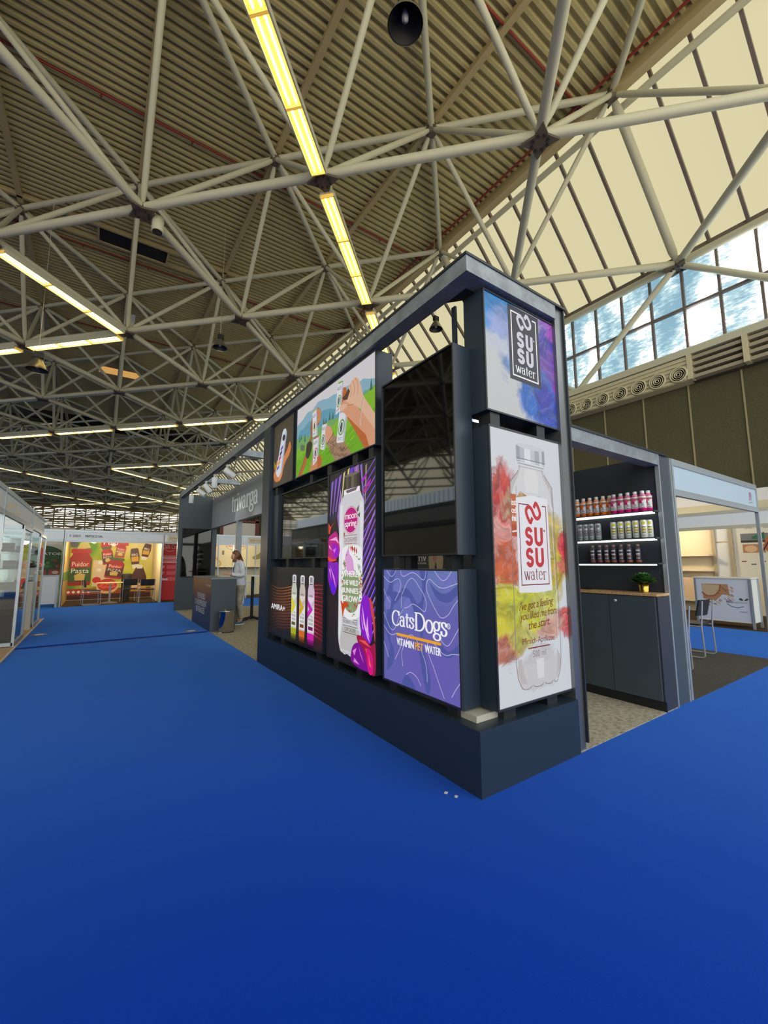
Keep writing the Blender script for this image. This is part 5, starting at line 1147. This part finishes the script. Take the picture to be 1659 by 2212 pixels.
# far booth with the sauce mural
t = fascia_x('white shell booth frame around the sauce mural', -.95, 1.93, 17.03, posts=(-.93, 1.92))
A = front_art(-.95, 1.93, 2.1, 2.5, 17.026); A.text('F-2003', .045, .40, .145, .6, P((60, 62, 66)), 1, .02); A.text('MEPTICO SAL', .19, .40, .36, .6, P((50, 52, 56)), 1, .03); A.build('lettering', t)
a = MB(); a.box((1.88, 17.05, 0), (1.93, 20, 2.5), P((226, 204, 150))); a.build('side_wall', t)
A = Art((-.90, 17.05, .0), (0, 1, 0), (1, 0, 0), 2.9, 2.45, .001); A.rect(0, 0, 1, 1, P((206, 180, 90)), 0)
for k in range(16): A.rect(k/16, 0, (k+.6)/16, 1, P([(196, 60, 40), (226, 214, 170), (120, 150, 50), (214, 170, 60)][k % 4]), 1)
A.rect(0, .33, 1, .45, P((90, 130, 40)), 2); A.build('side_print', t)
MU = front_art(-.94, 1.9, 0.02, 2.45, 19.95)
def mural_bg():
    m = mat('mural_ground', (150, 170, 60), .6); b = m.node_tree.nodes['Principled BSDF']
    tc = nd(m, 'ShaderNodeTexCoord'); n1 = nd(m, 'ShaderNodeTexNoise', i_Scale=.75, i_Detail=2); cr = nd(m, 'ShaderNodeValToRGB'); e = cr.color_ramp.elements
    e[0].position = .38; e[0].color = (*lin((96, 148, 40)), 1); e[1].position = .62; e[1].color = (*lin((222, 198, 120)), 1); q = e.new(.5); q.color = (*lin((196, 190, 50)), 1)
    lk(m, tc.outputs['Object'], n1.inputs['Vector']); lk(m, n1.outputs['Fac'], cr.inputs['Fac']); lk(m, cr.outputs['Color'], b.inputs['Base Color']); return m
A = MU; A.rect(0, 0, 1, 1, mural_bg(), 0)
A.rect(0, 0, 1, .1, P((70, 30, 14)), 1); A.rect(0, .08, 1, .17, P((150, 76, 30)), 1); A.rect(.28, .2, .48, .62, P((226, 196, 150)), 1)
RD = P((190, 30, 26)); DG = P((52, 84, 34)); CW = P((236, 226, 206)); BR = P((76, 34, 22))
A.poly([(.35, .82), (.68, .86), (.68, 1.0), (.35, 1.0)], RD, 2); A.text('Puidor', .38, .87, .65, .95, CW, 3, .02, .1)
def jar(u0, v0, u1, v1, lid, tilt, txt, lay, lblc):
    cu, cv = (u0+u1)/2, (v0+v1)/2; asp = A.h/A.w
    def q(u, v):
        x, y = (u0+(u1-u0)*u-cu)*A.w, (v0+(v1-v0)*v-cv)*A.h; c_, s_ = cos(tilt), sin(tilt); return (cu+(x*c_-y*s_)/A.w, cv+(x*s_+y*c_)/A.h)
    A.poly([q(.04, 0), q(.96, 0), q(1, .08), q(1, .72), q(.86, .84), q(.86, .9), q(.14, .9), q(.14, .84), q(0, .72), q(0, .08)], P((164, 32, 20)), lay)
    A.poly([q(.06, .88), q(.94, .88), q(.94, .98), q(.86, 1), q(.14, 1), q(.06, .98)], lid, lay+1)
    A.poly([q(.02, .1), q(.98, .1), q(.98, .68), q(.02, .68)], lblc, lay+1); A.poly([q(.08, .48), q(.92, .5), q(.92, .68), q(.08, .66)], RD, lay+2)
    A.poly([q(.3, .14), q(.7, .14), q(.74, .3), q(.5, .34), q(.26, .28)], P((214, 176, 90)), lay+2)
    for s_t, a0, b0, a1, b1 in (('Puidor', .14, .52, .86, .64), (txt, .12, .34, .88, .46)):
        vs, fs, _ = text_mesh(s_t, 0); A.raw([A.pt(*(lambda z: (z[0]*A.w, z[1]*A.h))(q(a0+(a1-a0)*x, b0+(b1-b0)*y)), lay+3) for x, y in vs], fs, CW)
jar(.01, .22, .265, .80, P((178, 34, 26)), 0, 'Pasta', 3, DG); jar(.37, .55, .5, .84, DG, .15, 'PIZZA', 3, BR); jar(.53, .66, .65, .9, RD, -.12, 'PIZZA', 3, P((150, 90, 50))); jar(.43, .32, .64, .66, DG, -.14, 'PIZZA', 8, BR)
def sauce(u0, v0, u1, v1, tilt, lay):
    cu, cv = (u0+u1)/2, (v0+v1)/2
    def q(u, v):
        x, y = (u0+(u1-u0)*u-cu)*A.w, (v0+(v1-v0)*v-cv)*A.h; c_, s_ = cos(tilt), sin(tilt); return (cu+(x*c_-y*s_)/A.w, cv+(x*s_+y*c_)/A.h)
    A.poly([q(.12, .2), q(.88, .2), q(1, .6), q(.9, .96), q(.8, 1), q(.2, 1), q(.1, .96), q(0, .6)], BR, lay); A.poly([q(.2, 0), q(.8, 0), q(.86, .2), q(.14, .2)], CW, lay)
    A.poly([q(.14, .34), q(.86, .34), q(.88, .58), q(.12, .58)], P((214, 156, 40)), lay+1); vs, fs, _ = text_mesh('BBQ', 0); A.raw([A.pt(*(lambda z: (z[0]*A.w, z[1]*A.h))(q(.18+.64*x, .6+.14*y)), lay+2) for x, y in vs], fs, CW)
sauce(.71, .48, .83, .82, .1, 3); sauce(.85, .62, .96, .9, -.2, 3)
A.poly([(.74, .06), (.92, .06), (.93, .34), (.88, .5), (.79, .5), (.74, .36)], BR, 3); A.rect(.74, .1, .93, .24, P((206, 150, 40)), 4); A.text('BBQ', .755, .15, .87, .22, CW, 5, .03); A.rect(.8, .48, .87, .54, CW, 4)
A.ell(.46, .2, .13, .12, P((226, 186, 130)), 6); A.ell(.46, .22, .115, .1, P((196, 50, 34)), 7)
for k in range(9): A.ell(.38+.02*k, .2+.03*sin(k*2.), .025, .018, P((230, 90, 60)), 8, 12)
A.ell(.33, .3, .05, .05, P((206, 40, 24)), 8)
for k in range(5): A.ell(.03+.055*k, .12, .026, .05, P((186, 40, 36)), 4, 14); A.ell(.03+.055*k, .12, .018, .02, CW, 5, 12)
A.blob([(.0, .92), (.06, .93), (.1, .86), (.06, .82), (0, .84)], P((90, 84, 100)), 3); A.poly([(.08, .78), (.12, .9), (.2, .92), (.24, .82)], P((214, 190, 100)), 3)
for u, v in ((.27, .91), (.5, .87), (.35, .46), (.36, .58)): A.ell(u, v, .03, .028, CW, 3, 14)
A.blob([(.5, .92), (.62, .9), (.72, .93), (.68, .97), (.54, .96)], P((60, 120, 40)), 3); A.ell(.9, .95, .03, .03, P((120, 50, 60)), 3)
A.build('sauce_mural', t); a = MB(); a.box((-.95, 19.96, 0), (1.93, 20.02, 2.5), WHITE); a.build('wall_panel', t)
t = thing('round_table', 'round pale table on a chrome foot in the sauce booth', 'table', (.42, 17.95, .005), None)
a = MB(); a.lathe((.42, 17.95, .70), [(.42, 0), (.43, .012), (.42, .025), (0, .025)], P((226, 196, 140)), 32); a.build('table_top', t)
a = MB(); a.path([(.42, 17.95, .05), (.42, 17.95, .70)], .035, CHROME, 14); a.build('column', t)
a = MB(); a.lathe((.42, 17.95, .006), [(.27, 0), (.26, .012), (.06, .05), (0, .055)], CHROME, 28); a.build('foot', t)
dup(ch, (-.12, 17.4, .005), R(8), 'chair seen from the side, left of the round table')
dup(ch, (1.0, 17.95, .005), R(96), 'chair behind, just right of the round table')
dup(ch, (1.52, 17.38, .005), R(90), 'chair in front, rightmost in the sauce booth')
a = MB(); a.lathe((.93, 18.6, .005), [(.13, 0), (.17, .95), (.17, 1.0), (0, 1.0)], BLK, 20); tag(a.build('tall_bin'), 'black round bin behind the chairs at the mural', 'bin')

# booth left of the mural
t = fascia_x('white shell booth frame left of the sauce mural booth', -3.9, -.97, 17.03, posts=(-3.9,))
A = front_art(-2.6, -.98, .95, 2.1, 19.5); A.rect(0, 0, 1, 1, P((206, 200, 180)), 0); A.blob([(.2, .05), (.2, .6), (.4, .86), (.65, .95), (.9, .8), (.96, .5), (.96, .05)], P((44, 74, 34)), 1)
for k in range(30): A.blob([(lambda u, v: (u+.04*cos(q), v+.05*sin(q)))(*c_) for c_ in [(random.uniform(.3, .9), random.uniform(.3, .62))] for q in (0, 1.5, 3, 4.5)], P(random.choice([(80, 130, 50), (150, 40, 30), (206, 214, 190), (50, 100, 40)])), 2+k % 3)
A.text('TOMATOES', .3, .66, .95, .74, P((226, 226, 214)), 6, .02); A.rect(.05, .9, .6, 1, P((216, 170, 40)), 3)
for k in range(3): A.rect(.1+.3*k, .02, .36+.3*k, .2, P((160, 60, 50)), 7); A.ell(.22+.3*k, .11, .06, .05, P((220, 190, 170)), 8, 14)
tag(A.build('arch_poster'), 'dark green arched poster of salad vegetables in the far left booth', 'poster')
a = MB(); a.box((-3.9, 19.52, 0), (-.98, 19.58, 2.5), P((222, 216, 196))); a.build('wall_panel', t)
a = MB(); a.box((-.99, 17.05, 0), (-.96, 19.5, 2.48), noisy(mat('banner_green', (170, 160, 80), .6), (206, 188, 110), (96, 120, 40), 1.2, 3)); a.build('side_banner', t)
t = thing('white_counter', 'white booth counter in front of the green arched poster', 'counter', (-1.3, 17.2, 0)); a = MB(); a.box((-1.95, 17.08, .12), (-1.03, 17.5, 1.0), WHITE); a.build('body', t); a = MB(); a.box((-1.98, 17.05, 1.0), (-1.0, 17.52, 1.03), ALU); a.build('top', t)
for x in (-1.95, -1.03): a = MB(); a.box((x-.03, 17.06, .005), (x+.03, 17.12, 1.0), ALU); a.build('leg', t)

# pasta booth: red wall left of the teal wall, cream walls seen through the stand
t = fascia_x('cream pasta booth frame seen left of and through the stand', 1.96, 7.2, 17.03, posts=(3.85, 4.95, 6.0))
for x0, lab in ((2.05, 0), (4.98, 0), (3.0, 0)):
    A = front_art(x0, x0+.62, 2.17, 2.44, 17.026); A.rect(0, 0, 1, 1, P((214, 204, 170)), 0); A.serif('Dao', .0, .0, .01, .01, P((214, 204, 170)), 0) if False else None
    A.text('Dalla Costa', .12, .4, .92, .68, P((150, 50, 46)), 1, 0, .1); A.line([(.12, .34), (.3, .16), (.6, .12), (.85, .3)], .01, P((150, 80, 70)), 1); A.build('brand_plate', t)
a = MB(); a.box((1.96, 18.02, 0), (2.9, 18.1, 2.45), P((200, 30, 36))); a.build('red_panel', t)
A = front_art(1.98, 2.88, .02, 2.3, 18.018)
A.text('Dalla Costa', .06, .85, .7, .92, P((230, 214, 206)), 1, 0, .1); A.line([(.1, .84), (.3, .8), (.5, .82)], .012, P((230, 214, 206)), 1)
for k in range(6): A.rect(.04, .72-.022*k, .6, .728-.022*k, P((226, 200, 196)), 1)
for k, q in enumerate(('20"', '15"', '30"')): A.text(q, .04, .52-.1*k, .16, .56-.1*k, P((232, 220, 214)), 1, .02); A.rect(.24, .51-.1*k, .6, .57-.1*k, P((222, 90, 90)), 1)
A.rect(.02, .32, .3, .35, P((226, 214, 206)), 2); A.build('red_print', t)
a = MB(); a.box((2.95, 19.0, 0), (7.2, 19.06, 2.45), CREAM); a.build('wall_panel', t)
a = MB()
for x in (4.9, 5.9, 4.1): a.box((x-.02, 18.96, 0), (x+.02, 18.998, 2.4), ALU)
a.build('wall_post', t)
A = front_art(4.0, 6.2, 1.0, 2.3, 18.99); A.text('Dalla Costa', .27, .84, .66, .93, P((176, 60, 50)), 1, .01, .1); A.line([(.28, .82), (.4, .74), (.56, .74), (.66, .82)], .015, P((176, 90, 70)), 1)
YP = P((206, 160, 60)); A.line(cat_rom([(.0, .66), (.05, .8), (.12, .95)], 6), .07, YP, 1); A.line(cat_rom([(.06, .5), (.12, .42), (.18, .3), (.16, .2)], 6), .07, YP, 1); A.rect(.2, .58, .24, .72, P((110, 104, 90)), 1); A.blob([(.8, .5), (.9, .6), (1, .68), (1, .5), (.86, .42)], P((150, 136, 90)), 1)
A.line(cat_rom([(.1, .12), (.15, .2), (.2, .12), (.26, .16), (.3, .1)], 6), .03, P((120, 80, 50)), 1); A.build('wall_print', t)
a = MB(); a.box((3.9, 18.6, 1.22), (6.1, 18.98, 1.26), CREAM); tag(a.build('wall_shelf'), 'long cream shelf on the pasta booth wall, seen past the woman', 'shelf')
t = thing('bar_stool', 'white bar stool behind the black-columned bar table', 'stool', (4.4, 14.9, .0)); a = MB(); a.lathe((4.4, 14.9, .74), [(.17, 0), (.19, .02), (.18, .04), (0, .04)], WHITE, 20); a.build('seat', t)
for k in range(4): a = MB(); q = k*PI/2+.6; a.path([(4.4+.12*cos(q), 14.9+.12*sin(q), .74), (4.4+.22*cos(q), 14.9+.22*sin(q), .002)], .014, WHITE, 8); a.build('leg', t)
a = MB(); a.path([(4.4+.19*cos(k*PI/8), 14.9+.19*sin(k*PI/8), .3) for k in range(17)], .01, WHITE, 6); a.build('foot_ring', t)
t = thing('framed_board', 'large white board in a dark red frame far behind the stand', 'board', (7, 25, 2.5)); a = MB(); a.box((5.85, 25, 0), (7.7, 25.1, 3.75), P((206, 200, 186))); a.build('board', t)
a = MB(); a.box((5.7, 24.95, 0), (5.85, 25.1, 4.0), P((110, 34, 34))); a.box((7.7, 24.95, 0), (7.9, 25.1, 4.0), P((110, 34, 34))); a.box((5.7, 24.95, 3.78), (7.9, 25.1, 3.9), P((110, 34, 34))); a.build('frame', t)
a = MB(); a.box((-4.2, 30, 0), (-2.35, 30.1, 3.5), P((120, 130, 136))); a.box((-2.35, 30, 0), (-1.2, 30.1, 3.45), P((186, 170, 144))); tag(a.build('white_partition'), 'grey and beige partition rising behind the far booths, left', 'partition')
a = MB(); a.box((-.9, 34, 0), (3.2, 34.1, 3.6), P((214, 212, 200))); a.box((3.4, 38, 0), (9, 38.1, 3.9), P((206, 204, 190))); tag(a.build('white_partition'), 'pale partition row far behind the sauce booth', 'partition')

# left row: glass showcases under a white header
xf = -1.16
t = thing('shell_booth', 'white shell booth header along the left edge, over glass showcases', 'booth frame', (xf, 10, 0))
a = MB(); a.box((xf-.02, -3, 2.17), (xf, 13.12, 2.43), mat('fascia_white', (234, 238, 236), .6)); a.box((-4.2, 13.1, 2.17), (xf, 13.12, 2.43), mat('fascia_white', (234, 238, 236), .6)); a.build('fascia_panel', t)
a = MB()
for z in (2.1, 2.43): a.box((xf-.03, -3, z), (xf+.012, 13.14, z+.07), ALU); a.box((-4.2, 13.09, z), (xf, 13.14, z+.07), ALU)
a.build('rail', t)
for y in (13.11, 11.05, 7.95, 4.9): a = MB(); post(a, xf-.01, y, 2.5, .05); a.build('post', t)
A = Art((xf+.0005, 8.1, 2.18), (0, 1, 0), (1, 0, 0), 2.9, .25)
def mirror_txt(): pass
SL_ = mat('foil_mark', (236, 214, 150), .3)
for q in ([(.02, .15), (.05, .5), (.08, .35), (.12, .7), (.16, .3), (.1, .1)], [(.2, .55), (.26, .8), (.32, .6), (.27, .5)], [(.12, .02), (.3, .12), (.4, .35), (.36, .4), (.28, .2)], [(.3, .3), (.44, .4), (.48, .32), (.4, .26)]): A.poly(q, SL_, 1)
A.build('foil_sticker', t)
a = MB(); a.box((-4.2, -3, 0), (-4.15, 13.1, 2.45), P((214, 212, 200))); a.build('wall_panel', t)
a = MB(); a.box((-4.15, -3, .0005), (-1.045, 13.7, .02), WOOD); a.box((-1.06, -3, .0005), (-1.036, 13.75, .024), P((222, 206, 178))); a.build('platform', t)
def showcase(y0, y1, lab, things):
    t = thing('glass_showcase', lab, 'showcase', (-1.4, (y0+y1)/2, .02), 'aluminium glass showcases'); x0, x1 = -1.75, -1.09
    a = MB()
    for x in (x0, x1):
        for y in (y0, y1): a.box((x-.02, y-.02, .021), (x+.02, y+.02, 2.05), ALU)
    for z in (.06, 2.02):
        for x in (x0, x1): a.box((x-.02, y0, z-.03), (x+.02, y1, z+.03), ALU)
        for y in (y0, y1): a.box((x0, y-.02, z-.03), (x1, y+.02, z+.03), ALU)
    a.build('frame', t)
    a = MB(); a.box((x1-.004, y0+.02, .09), (x1+.002, y1-.02, 1.99), GLASS); a.box((x0+.02, y0-.003, .09), (x1-.02, y0+.003, 1.99), GLASS); a.box((x0+.02, y1-.003, .09), (x1-.02, y1+.003, 1.99), GLASS); a.build('glass', t)
    a = MB(); a.box((x0+.01, y0+.02, .09), (x1-.01, y1-.02, .5), P((214, 208, 190))); a.build('plinth', t)
    for z in (.95, 1.3, 1.62): a = MB(); a.box((x0+.03, y0+.03, z), (x1-.03, y1-.03, z+.008), P((200, 196, 180))); a.build('shelf', t)
    for (x, y, z, w_, d_, h_, c_, l_) in things:
        a = MB(); a.box((x-w_/2, y-d_/2, z), (x+w_/2, y+d_/2, z+h_), P(c_)); a.box((x-w_/2-.001, y-d_/2-.001, z+h_*.35), (x+w_/2+.001, y+d_/2+.001, z+h_*.65), P((226, 220, 210))); tag(a.build('food_carton'), l_, 'carton', 'cartons in the glass showcases')
showcase(9.4, 10.4, 'glass showcase nearest the camera at the left edge', [(-1.3, 9.6, 1.629, .16, .2, .12, (150, 90, 60), 'brown carton on the top shelf of the nearest showcase'), (-1.5, 9.6, 1.309, .2, .2, .16, (196, 186, 160), 'beige carton on the middle shelf of the nearest showcase'),
    (-1.3, 9.95, 1.309, .16, .18, .14, (206, 200, 186), 'pale carton deeper on the middle shelf of the nearest showcase'), (-1.25, 9.6, .959, .2, .2, .12, (206, 206, 200), 'white carton on the low shelf of the nearest showcase'), (-1.3, 10.0, .501, .3, .5, .3, (76, 56, 52), 'dark carton on the plinth of the nearest showcase')])
showcase(11.95, 12.95, 'glass showcase farther back at the left edge', [(-1.35, 12.3, 1.629, .3, .5, .16, (190, 44, 48), 'red carton on the top shelf of the farther showcase'), (-1.35, 12.3, 1.309, .3, .5, .1, (206, 60, 60), 'red carton on the middle shelf of the farther showcase'), (-1.35, 12.4, .959, .3, .4, .14, (206, 120, 60), 'orange carton on the low shelf of the farther showcase')])
a = MB(); a.box((-1.32, 11.55, .021), (-1.10, 11.78, 1.02), P((214, 210, 192))); tag(a.build('white_pedestal'), 'narrow white pedestal between the two glass showcases', 'pedestal')
a = MB(); a.box((-2.6, 9.2, .021), (-1.9, 9.25, .95), P((206, 198, 176))); a.box((-2.6, 9.19, .45), (-2.0, 9.2, .75), P((92, 74, 110))); a.box((-2.5, 9.185, .55), (-2.1, 9.195, .6), P((226, 220, 226))); a.box((-2.62, 9.0, .95), (-1.86, 9.5, .98), P((60, 52, 46))); tag(a.build('display_desk'), 'cream desk with a purple print behind the nearest showcase', 'desk')
A = Art((-3.4, 12.6, .7), (1, 0, 0), (0, -1, 0), 1.5, 1.5); A.rect(0, 0, 1, 1, P((190, 180, 130)), 0); A.rect(0, .9, 1, 1, P((140, 100, 70)), 1); A.rect(0, 0, 1, .45, P((150, 150, 90)), 1); A.text('TOMATO', .1, .5, .9, .62, P((226, 222, 206)), 2, .02); A.N = V((0, -1, 0)); tag(A.build('booth_poster'), 'pale green poster inside the left booth behind the glass', 'poster')

# small lamps inside the booths
def booth_lamp(x, y, z, w_, lab, e=40, col=(1, .86, .62)):
    t = thing('booth_spot', lab, 'spotlight', (x, y, z), 'arm spots inside the booths')
    a = MB(); a.path([(x, y-.25, z+.04), (x, y-.02, z+.04)], .012, BLACK, 6); a.lathe((x, y, z-.02), [(.05, 0), (.055, .02), (.055, .09), (0, .1)], BLACK, 14); a.build('head', t)
    ld = bpy.data.lights.new('booth_spot_lamp', 'POINT'); ld.energy = e; ld.color = col; ld.shadow_soft_size = .08
    lo = bpy.data.objects.new('booth_spot_lamp', ld); COL.objects.link(lo); lo.location = (x, y+.1, z-.1); lo.parent = t; lo.matrix_parent_inverse = Matrix.Translation(-V((x, y, z)))
booth_lamp(-.2, 17.5, 2.2, .5, 'left arm spot behind the header of the sauce mural booth', 75)
booth_lamp(1.2, 17.5, 2.2, .5, 'right arm spot behind the header of the sauce mural booth', 75)
booth_lamp(5.0, 17.6, 2.2, .5, 'arm spot behind the pasta booth header, seen through the stand', 50)
booth_lamp(13.2, 5.0, 2.2, .5, 'arm spot over the empty shelves in the far right booth', 45, (1, .8, .55))
# ------------------------------------------------------------------ the woman at the counter
def skinned(name, verts, edges, radii, mt, parent, sub=2, root=0, flat=None):
    me = bpy.data.meshes.new(name+'_cage'); me.from_pydata(verts, edges, []); ob = bpy.data.objects.new(name+'_cage', me); COL.objects.link(ob)
    sk = ob.modifiers.new('skin', 'SKIN'); sk.use_smooth_shade = True
    for k, r in enumerate(radii):
        d = me.skin_vertices[0].data[k]; d.radius = (r, r) if not isinstance(r, tuple) else r; d.use_root = (k == root)
    sb = ob.modifiers.new('sub', 'SUBSURF'); sb.levels = sub; sb.render_levels = sub
    dg = bpy.context.evaluated_depsgraph_get(); dg.update()
    out = bpy.data.meshes.new_from_object(ob.evaluated_get(dg)); out.name = name
    bpy.data.objects.remove(ob); bpy.data.meshes.remove(me)
    out.materials.clear(); out.materials.append(mt)
    out.polygons.foreach_set('use_smooth', [True]*len(out.polygons))
    o = bpy.data.objects.new(name, out); COL.objects.link(o); o.parent = parent; return o
SKIN = mat('skin', (206, 152, 122), .55); SHIRT = noisy(mat('shirt', (214, 216, 222), .8), (196, 200, 210), (224, 226, 230), 9, 4, bump=.3)
TROU = noisy(mat('trousers', (176, 170, 150), .85), (150, 146, 128), (190, 184, 164), 8, 4, bump=.4); HAIRM = noisy(mat('hair', (96, 62, 40), .5), (70, 44, 28), (128, 86, 52), 30, 3, (1, 1, .12)); SHOE = mat('shoe_teal', (70, 100, 112), .6); SOLE = P((214, 216, 214))
pp = thing('person', 'woman in pale shirt and beige trousers looking down at the counter', 'person', (0, 0, 0))
B = {}; vv = []; rr = []; ee = []
def J(n, p, r, to=None):
    B[n] = len(vv); vv.append(p); rr.append(r)
    if to: ee.append((B[to], B[n]))
J('pelvis', (0, 0, .94), (.115, .14)); J('waist', (.0, 0, 1.08), (.09, .115), 'pelvis'); J('chest', (.02, 0, 1.26), (.1, .14), 'waist'); J('upper', (.03, 0, 1.37), (.075, .11), 'chest')
J('neck', (.055, 0, 1.445), .05, 'upper'); J('jaw', (.115, 0, 1.478), (.062, .06), 'neck'); J('head', (.145, 0, 1.55), (.088, .076), 'jaw'); J('crown', (.152, 0, 1.618), (.066, .06), 'head'); J('nose', (.222, 0, 1.495), .012, 'head')
for s, q in ((1, 'l'), (-1, 'r')):
    J('sh'+q, (.02, s*.165, 1.37), .05, 'upper'); J('el'+q, (.0, s*.215, 1.13), .04, 'sh'+q); J('wr'+q, (.215, s*.115, 1.135), .026, 'el'+q); J('pa'+q, (.285, s*.085, 1.14), (.018, .034), 'wr'+q)
    for k, (dy, l) in enumerate(((.03, .07), (.01, .085), (-.01, .08), (-.03, .06))):
        J('f%s%d' % (q, k), (.285+l*.6, s*.085+dy, 1.142), .0095, 'pa'+q); J('g%s%d' % (q, k), (.285+l, s*.085+dy-s*.006, 1.122), .008, 'f%s%d' % (q, k))
    J('t'+q, (.275, s*.045, 1.135), .0105, 'pa'+q); J('u'+q, (.315, s*.028, 1.122), .0085, 't'+q)
    J('hi'+q, (.0, s*.09, .86), .085, 'pelvis'); x = -.02 if s > 0 else .05
    J('kn'+q, (.03+x*.6, s*.09, .50), .055, 'hi'+q); J('an'+q, (-.02+x, s*.085, .095), .036, 'kn'+q); J('to'+q, (.09+x, s*.095, .045), (.03, .036), 'an'+q)
skinned('body', vv, ee, rr, SKIN, pp)
def sub_graph(names, scale, extra=None):
    ids = {n: k for k, n in enumerate(names)}; v = [vv[B[n]] for n in names]; r = [tuple(z*scale for z in rr[B[n]]) if isinstance(rr[B[n]], tuple) else rr[B[n]]*scale for n in names]
    inv = {B[n]: n for n in names}; e = [(ids[inv[a]], ids[inv[b]]) for a, b in ee if a in inv and b in inv]; return v, e, r
def loft(mb, rings, mt, n=22):
    vs = [(cx+rx*cos(2*PI*k/n), ry*sin(2*PI*k/n), z) for (z, cx, rx, ry) in rings for k in range(n)]
    mb.raw(vs, [(i*n+k, i*n+(k+1) % n, (i+1)*n+(k+1) % n, (i+1)*n+k) for i in range(len(rings)-1) for k in range(n)], mt, True)
def cr3(p):
    xy = cat_rom([(q[0], q[1]) for q in p], 6); zr = cat_rom([(q[2], q[3]) for q in p], 6); return [(a[0], a[1], b[0]) for a, b in zip(xy, zr)], [b[1] for b in zip(xy, zr)] and [b[1] for b in zr]
a = MB(); loft(a, [(.885, .0, .138, .172), (.90, .0, .14, .174), (.96, .0, .132, .165), (1.02, 0, .118, .15), (1.10, .005, .115, .145), (1.2, .018, .122, .155), (1.3, .026, .118, .165), (1.36, .03, .105, .165), (1.405, .04, .085, .12), (1.435, .052, .066, .075), (1.45, .056, .058, .06)], SHIRT)
for s in (1, -1):
    pts, rs = cr3([(.03, s*.1, 1.37, .075), (.02, s*.172, 1.355, .07), (.01, s*.21, 1.25, .06), (.0, s*.222, 1.13, .056), (.09, s*.175, 1.118, .05), (.19, s*.125, 1.134, .04)]); a.path(pts, rs, SHIRT, 14)
    a.path([(.18, s*.13, 1.133), (.2, s*.12, 1.135)], .043, SHIRT, 14)
a.build('shirt', pp)
a = MB(); loft(a, [(1.0, 0, .108, .14), (.97, 0, .118, .15), (.9, 0, .13, .165), (.83, 0, .125, .168), (.78, .0, .1, .15)], TROU)
for s, q in ((1, 'l'), (-1, 'r')):
    hi, kn, an = vv[B['hi'+q]], vv[B['kn'+q]], vv[B['an'+q]]
    pts, rs = cr3([(hi[0], hi[1]*.95, .86, .1), (hi[0]*.6+kn[0]*.4, kn[1], .68, .09), (kn[0], kn[1], .5, .074), (an[0]*.5+kn[0]*.5, an[1], .32, .068), (an[0], an[1], .15, .06)]); a.path(pts, rs, TROU, 16)
    a.path([(an[0], an[1], .15), (an[0], an[1], .19)], .066, TROU, 16)
a.build('trousers', pp)
for s, q in ((1, 'l'), (-1, 'r')):
    ax_, ay, az = vv[B['an'+q]]; 
    o = skinned('shoe', [(ax_-.05, ay, .055), (ax_+.03, ay, .06), (ax_+.15, ay+.01*s, .04)], [(0, 1), (1, 2)], [.042, .046, (.03, .044)], SHOE, pp)
    a = MB(); a.lathe((ax_+.05, ay, .002), [(.05, 0), (.055, .012), (.05, .024)], SOLE, 20); vs = a.v; a.v = [(ax_+.05+(x-ax_-.05)*2.3, ay+(y-ay)*.95, z) for x, y, z in vs]; so = a.build('sole'); so.parent = o
# long hair, eyes and lips
skinned('hair', [(.11, 0, 1.655), (.115, 0, 1.59), (.045, 0, 1.52), (-.005, 0, 1.42), (-.03, 0, 1.28), (.13, -.072, 1.51), (.15, -.075, 1.40), (.13, .072, 1.51), (.15, .075, 1.40), (.2, 0, 1.615)],
        [(0, 1), (1, 2), (2, 3), (3, 4), (1, 5), (5, 6), (1, 7), (7, 8), (0, 9)], [(.07, .075), (.085, .092), (.07, .08), (.04, .075), (.018, .04), .03, .016, .03, .016, (.03, .05)], HAIRM, pp, root=1)
for s in (1, -1):
    a = MB(); a.lathe((.203, s*.028, 1.535), [(0, -.006), (.008, -.003), (.009, 0), (.008, .003), (0, .006)], P((60, 46, 40)), 10); a.build('eye', pp)
    a = MB(); a.path([(.125, s*.074, 1.52), (.13, s*.082, 1.54), (.125, s*.076, 1.56)], [.008, .012, .006], SKIN, 8); a.build('ear', pp)
a = MB(); a.path([(.172, -.018, 1.466), (.181, 0, 1.466), (.172, .018, 1.466)], [.004, .007, .004], P((176, 96, 90)), 8); a.build('lips', pp)
a = MB(); a.path([(.10, .05, 1.45), (.15, .02, 1.28), (.165, 0, 1.16)], .006, P((50, 70, 120)), 6); a.path([(.10, -.05, 1.45), (.15, -.02, 1.28), (.165, 0, 1.16)], .006, P((50, 70, 120)), 6); a.box((.155, -.045, 1.04), (.163, .045, 1.165), P((226, 228, 232))); a.build('lanyard', pp)
put(pp, (2.735, 9.90, .006), PI)
a = MB(); a.box((2.28, 9.75, 1.091), (2.44, 9.98, 1.10), P((222, 222, 218)), rz=.3); a.box((2.3, 9.8, 1.10), (2.4, 9.93, 1.108), P((200, 204, 206)), rz=.5); tag(a.build('paper_stack'), 'loose white papers under her hands on the counter', 'papers')
